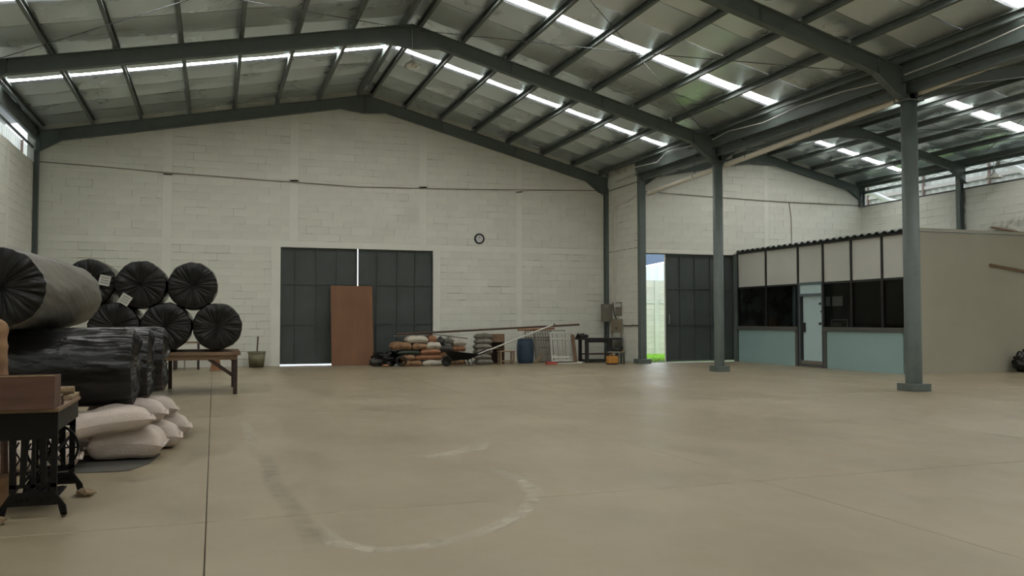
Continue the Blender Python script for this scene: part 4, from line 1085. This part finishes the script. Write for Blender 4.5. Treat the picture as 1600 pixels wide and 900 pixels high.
# long pipes lying over everything
def longbar(a, b, r, m, label, cat='pipe', n=10):
    a = Vector(a); b = Vector(b)
    return tag(build('long_pipe', MB().tube([(0,0,0), tuple(b-a)], r, n), m, loc=a), label, cat)
longbar((5.60, 27.55, 1.035), (12.0, 27.3, 1.335), .035, 'rust', 'long dark brown steel bar laid level from the bundles to the old grilles')
longbar((6.85, 27.5, 1.03), (8.10, 27.75, .875), .014, 'rust', 'thin dark rod sloping off the top of the bundles')
wpp = longbar((8.05, 27.0, .30), (10.95, 27.05, 1.345), .028, 'white_steel', 'long white pipe leaning up over the blue drum')
build('end_cap', MB().lathe([(0,-.02),(.034,-.02),(.034,.03),(0,.03)], n=12), 'black_plastic', wpp, loc=(2.9, .05, 1.045))
longbar((9.7, 27.2, 1.16), (11.05, 27.25, 1.21), .035, 'tan_orange', 'short pinkish pipe lying on the old grilles, open end to the right')
longbar((5.55, 27.6, .985), (6.7, 27.6, 1.0), .018, 'galv', 'thin grey bar resting on the bundles before the gate')
# drum
dm = thing('plastic_drum', 'blue plastic drum standing by the far wall', 'drum', (10.24, 27.95, 0))
build('drum_body', MB().lathe([(0,0),(.24,0),(.265,.02),(.28,.10),(.30,.25),(.305,.42),(.30,.60),(.28,.75),(.265,.80),(.27,.815),(.27,.84),(.25,.845),(.24,.83),(0,.83)], n=36), 'blue_drum', dm)
build('lid_ring', MB().lathe([(.262,.79),(.279,.80),(.279,.845),(.25,.85)], n=36), 'blue_drum', dm); build('bung', MB().lathe([(0,.86),(.04,.86),(.04,.83)], (.12,0,0), 14), 'black_plastic', dm)
# grilles
def grille(name, label, loc, W_, H_, n, m, bars=.011, fr=.022, rails=(), tilt=0, rz=0, frw=None):
    t = thing(name, label, 'grille', loc, rz)
    t.rotation_euler = (tilt, 0, rz)
    for x in (fr, W_-fr): build('stile', B(x-fr, x+fr, -fr, fr, 0, H_), m, t)
    for z in (fr, H_-fr)+tuple(rails): build('cross_rail', B(2*fr, W_-2*fr, -fr*.8, fr*.8, z-fr*.8, z+fr*.8), m, t)
    for k in range(n):
        x = 2*fr+(W_-4*fr)*(k+1)/(n+1); build('bar', B(x-bars, x+bars, -bars, bars, fr*1.8, H_-fr*1.8), m, t)
    return t
grille('window_grille', 'rusty grey barred grille leaning behind the white gate', (10.45, 28.3, 0), 1.0, 1.17, 9, 'rust', .008, .014, (.9,), tilt=math.radians(-14))
grille('window_grille', 'taller dull grey barred grille, rearmost of the leaning grilles', (10.85, 28.5, 0), 1.2, 1.16, 11, 'box_grey', .008, .016, (.8,), tilt=math.radians(-12))
wg = grille('white_gate', 'white painted steel gate with vertical bars leaning by the wall', (11.13, 27.75, .04), .92, 1.05, 12, 'white_steel', .012, .032, (.80, .15), tilt=math.radians(-9))
wg['category'] = 'gate'
build('latch_plate', B(.05, .20, -.03, -.02, .19, .23), 'white_steel', wg)
for x in (.1, .82): build('foot', B(x-.03, x+.03, -.06, .03, -.04, .0), 'white_steel', wg)
tag(build('plank', MB().bar((0,0,0), (.30,.1,.27), .05, .06), 'wood_pale', loc=(10.42, 27.45, .035)), 'short pale plank leaning between the blue drum and the white gate', 'plank')
tag(build('plastic_scrap', MB().prism([(0,0),(.36,-.0),(.38,.06),(.30,.10),(.02,.11)], 'y', 0, .18), 'red', loc=(10.5, 26.55, .002)), 'faded red plastic piece on the floor before the white gate', 'scrap')
tag(build('floor_bar', B(0, .75, 0, .035, 0, .035), 'white_steel', loc=(11.0, 27.0, .001)), 'thin white bar lying on the floor under the white gate', 'bar')
tag(build('small_block', B(0, .16, 0, .1, 0, .06), 'white_steel', loc=(11.85, 27.1, .001)), 'small white block on the floor left of the dark workbench', 'block')
# work bench
wbx = thing('steel_workbench', 'dark steel workbench standing by the far wall under the fuse boxes', 'workbench', (12.72, 27.75, 0))
build('bench_top', MB().prism([(-.60,.80),(.98,.80),(.98,.85),(-.60,.87)], 'y', -.35, .35), 'dark_frame', wbx)
for (x, y, w) in ((-.36,-.28,.055),(.50,-.28,.07),(-.36,.30,.05),(.85,.30,.05)): build('leg', B(x-w, x+w, y-.05, y+.05, 0, .80), 'dark_frame', wbx)
build('lower_shelf', B(-.36, .50, -.28, .30, .27, .31), 'rust', wbx); build('front_rail', B(-.305, .43, -.30, -.26, .70, .80), 'dark_frame', wbx)
build('floor_tray', B(-.30, .43, -.25, .28, .03, .10), 'dark_frame', wbx); build('junk_lump', lumpy('j', 0, .22, .14, .08, 'x', 52, .5, 3), 'dark_frame', wbx, loc=(-.42, .0, .93))
tag(build('tan_board', B(0, .13, 0, .025, 0, .98), 'wood_table', loc=(11.93, 27.62, .001)), 'narrow brown board standing against the left end of the workbench', 'board').rotation_euler = (math.radians(-5), math.radians(-4), 0)
tag(build('leaning_slat', MB().bar((0,0,0), (.24,.05,-.14), .05, .03), 'rust', loc=(12.05, 27.55, 1.02)), 'dark slat lying tilted on the left end of the workbench', 'slat')
# generator and pump
gn = thing('yellow_canister', 'orange yellow jerry can on the floor at the right end of the workbench', 'canister', (12.62, 26.0, 0))
build('can_body', B(-.17, .18, -.12, .12, .04, .28), 'yellow', gn, bevel=.03); build('can_foot', B(-.17, .15, -.11, .11, 0, .04), 'black_plastic', gn)
build('handle', MB().tube([(-.08,0,.27), (-.06,0,.33), (.06,0,.33), (.08,0,.27)], .014, 8), 'yellow', gn); build('cap', MB().lathe([(0,.32),(.03,.32),(.03,.27)], (.13,0,0), 12), 'black_plastic', gn)
pm = thing('pump_bench', 'small steel stand holding two dark grinder wheels right of the workbench', 'machine', (12.92, 26.25, 0))
build('stand_top', B(-.30, .27, -.14, .14, .38, .42), 'box_grey', pm)
for (x, y) in ((-.02,-.1),(.22,-.1),(.02,.1),(.22,.1)): build('leg', B(x-.02, x+.02, y-.02, y+.02, 0, .38), 'dark_frame', pm)
build('wheel', MB().lathe([(0,-.03),(.10,-.03),(.115,0),(.10,.03),(0,.03)], (.13,0,.54), 24, 'y'), 'rubber', pm)
build('wheel', MB().lathe([(0,-.03),(.055,-.03),(.065,0),(.055,.03),(0,.03)], (-.13,0,.49), 20, 'y'), 'rubber', pm)
build('motor', MB().lathe([(0,-.09),(.05,-.09),(.05,.09),(0,.09)], (0,0,.49), 16, 'x'), 'dark_frame', pm)
build('brass_fitting', MB().lathe([(0,0),(.03,.0),(.03,.05),(0,.06)], (.22,0,.42), 12), 'yellow', pm)
# electrics
ea = thing('fuse_box', 'large grey metal fuse box on the corner column', 'electrical box', (13.62, 28.6, 1.42))
build('cabinet', B(-.12, .30, -.06, .12, 0, .66), 'box_grey', ea, bevel=.008); build('cabinet_door', B(-.10, .28, -.072, -.062, .02, .64), 'box_grey', ea, bevel=.004)
for x in (-.03, .06): build('indicator', MB().lathe([(0,.012),(.015,.01),(.016,0)], (x,-.072,.57), 12, 'y'), 'paper', ea)
eb = thing('breaker_board', 'open breaker board with cables right of the grey fuse box', 'electrical box', (XC-.035, 28.0, 1.64))
build('back_board', B(-.02, .01, -.22, .25, 0, .50), 'box_grey', eb); build('cover', B(-.06, -.02, -.20, .24, .32, .46), 'white_steel', eb)
for k in range(7): build('breaker', B(-.05, -.02, -.19+.06*k, -.15+.06*k, .05, .30), 'cable', eb)
pipe('supply_cable', [(13.80, 28.32, 2.14), (13.78, 28.25, 1.9), (13.8, 28.2, 1.65), (13.83, 28.1, 1.52)], .02, 'black_plastic', 'thick black cable looping between the fuse box and breaker board', 'cable')
ec = thing('meter_stand', 'tan wooden panel board on legs below the breaker board', 'panel board', (13.84, 28.3, 0))
build('board', B(-.015, .015, -.62, .26, 1.07, 1.53), 'box_tan', ec); build('leg', B(-.02, .02, -.60, -.52, .86, 1.07), 'box_tan', ec); build('leg', B(-.02, .02, .16, .22, .86, 1.07), 'box_tan', ec)
build('knob', MB().lathe([(0,-.05),(.03,-.03),(.03,0)], (-.015,-.2,1.2), 10, 'x'), 'rust', ec); build('backing', B(-.01, .03, -.62, .1, .35, .86), 'grey_sack', ec)
pipe('wall_bracket', [(XC-.05, 27.62, 1.30), (XC-.06, 27.1, 1.29), (XC-.05, 26.9, 1.31), (XC-.05, 26.55, 1.30)], .02, 'rust', 'dark rusty rod along the return wall left of the gate column', 'rod')
build('loose_wire', MB().tube([(.08,-.02,.01), (-.02,-.1,-.22), (.0,-.1,-.46)], .01, 6), 'black_plastic', ea)

# ------------------------------------------------------------------ outside
yard = struct('ground_outside', B(-60, 60, -60, 90, -.45, -.31), 'gravel')
gr = struct('trim_2', B(XC+.19, 45, Y3+.21, 40.8, -.31, -.03), 'ground')
tag(build('yard_paving', B(XL-3, XC+.18, YB+.22, 33.1, -.31, -.02), 'gravel'), 'pale concrete yard behind the closed gate', 'paving')
mb = MB(); rnd = random.Random(4)
for i in range(9000):
    y = rnd.uniform(27.0, 32.9); x = rnd.uniform(14.3, 21.0); h = rnd.uniform(.05, .12); a = rnd.uniform(0, pi); w = .012
    dx, dy = math.cos(a)*w, math.sin(a)*w; lx, ly = rnd.uniform(-.04, .04), rnd.uniform(-.04, .04)
    mb.add([(x-dx, y-dy, -.03), (x+dx, y+dy, -.03), (x+lx, y+ly, -.03+h)], [(0,1,2)])
tag(build('lawn_grass', mb, 'grass', recalc=False), 'bright green lawn outside the open gate', 'grass', kind='stuff')
bw = thing('boundary_wall', 'tall weathered block boundary wall seen through the open gate', 'wall', (18, 33.2, 0))
build('wall_core', rel(B(12, 30, 33.22, 33.38, -.3, 3.22), (18, 33.2, 0)), 'out_mortar', bw)
lay_blocks(bw, lambda u, z: Vector((u-18, 33.22-33.2, z)), 0, [(16.0, 18.18, 0, 2.20), (16.0, 18.18, 2.36, 3.2), (18.42, 20.8, 0, 2.20), (18.42, 20.8, 2.36, 3.2)], m='out_block')
build('concrete_post', rel(B(18.19, 18.41, 33.19, 33.3, 0, 3.22), (18, 33.2, 0)), 'out_post', bw)
build('concrete_band', rel(MB().box(12, 18.18, 33.19, 33.3, 2.21, 2.35).box(18.42, 30, 33.19, 33.3, 2.21, 2.35), (18, 33.2, 0)), 'out_post', bw)
nb = thing('neighbour_building', 'white clad neighbouring building with slate roof beyond the boundary wall', 'building', (24, 42, 0))
vs = []; fs = []; n = 120
for i in range(n+1):
    x = -2.35+16*i/n; y = .0 if i % 4 < 2 else .04; zt = 4.25+(x+2.35)*.20
    vs += [(x, y, 0), (x, y, zt)]
for i in range(n): fs.append((2*i, 2*i+2, 2*i+3, 2*i+1))
build('cladding', MB().add(vs, fs), 'out_white', nb)
build('roof', MB().prism([(-12,4.2),(-2.4,4.3),(14,7.6),(14,8.6),(-12,6.0)], 'y', .5, 6), 'out_roof', nb)
build('side_wall', B(-12, -2.3, .3, .5, 0, 4.4), 'out_white', nb)
for k in range(5): build('louvre', B(-4.4, -2.45, .2, .28, 3.45+.16*k, 3.53+.16*k), 'out_roof', nb)
build('aerial', MB().tube([(-1.9,.2,4.4), (-1.9,.2,5.2)], .02, 6), 'white_steel', nb)
# corrugated sheets beyond the eave openings
def corr(name, x, y0, y1, z0, z1, label, s=1):
    t = thing(name, label, 'cladding', (x, y0, z0))
    vs = []; fs = []; n = int((y1-y0)/.09)
    for i in range(n+1):
        y = (y1-y0)*i/n; dx = s*(.0 if i % 4 < 2 else .05)
        vs += [(dx, y, 0), (dx, y, z1-z0)]
    for i in range(n): fs.append((2*i, 2*i+2, 2*i+3, 2*i+1))
    build('sheet', MB().add(vs, fs), 'annex', t)
    return t
cw = corr('corrugated_screen', 26.2, 0, 33, 4.0, 7.15, 'pale corrugated screen beyond the right eave opening')
for k in range(11): build('post', B(-.12, -.05, 2+k*3.0, 2.08+k*3.0, 0, 3.1), 'rust', cw)
build('girt', B(-.10, -.04, 0, 33, 2.55, 2.68), 'box_grey', cw)
for k in range(4):
    y = 8+k*6.2
    build('curved_bracket', MB().tube([(-2.7, y, 2.45), (-2.0, y, 2.38), (-1.2, y, 2.15), (-.6, y, 2.1), (-.1, y, 2.15)], .09, 10), 'white_steel', cw)
lw = corr('corrugated_screen', -7.2, 0, 45, 4.0, 8.6, 'pale corrugated screen beyond the left eave opening', -1)
for k in range(10): build('post', B(.06, .15, 2+k*4.4, 2.1+k*4.4, 0, 4.5), 'rust', lw)
build('girt', B(.05, .14, 0, 45, 3.2, 3.4), 'wood_pale', lw)
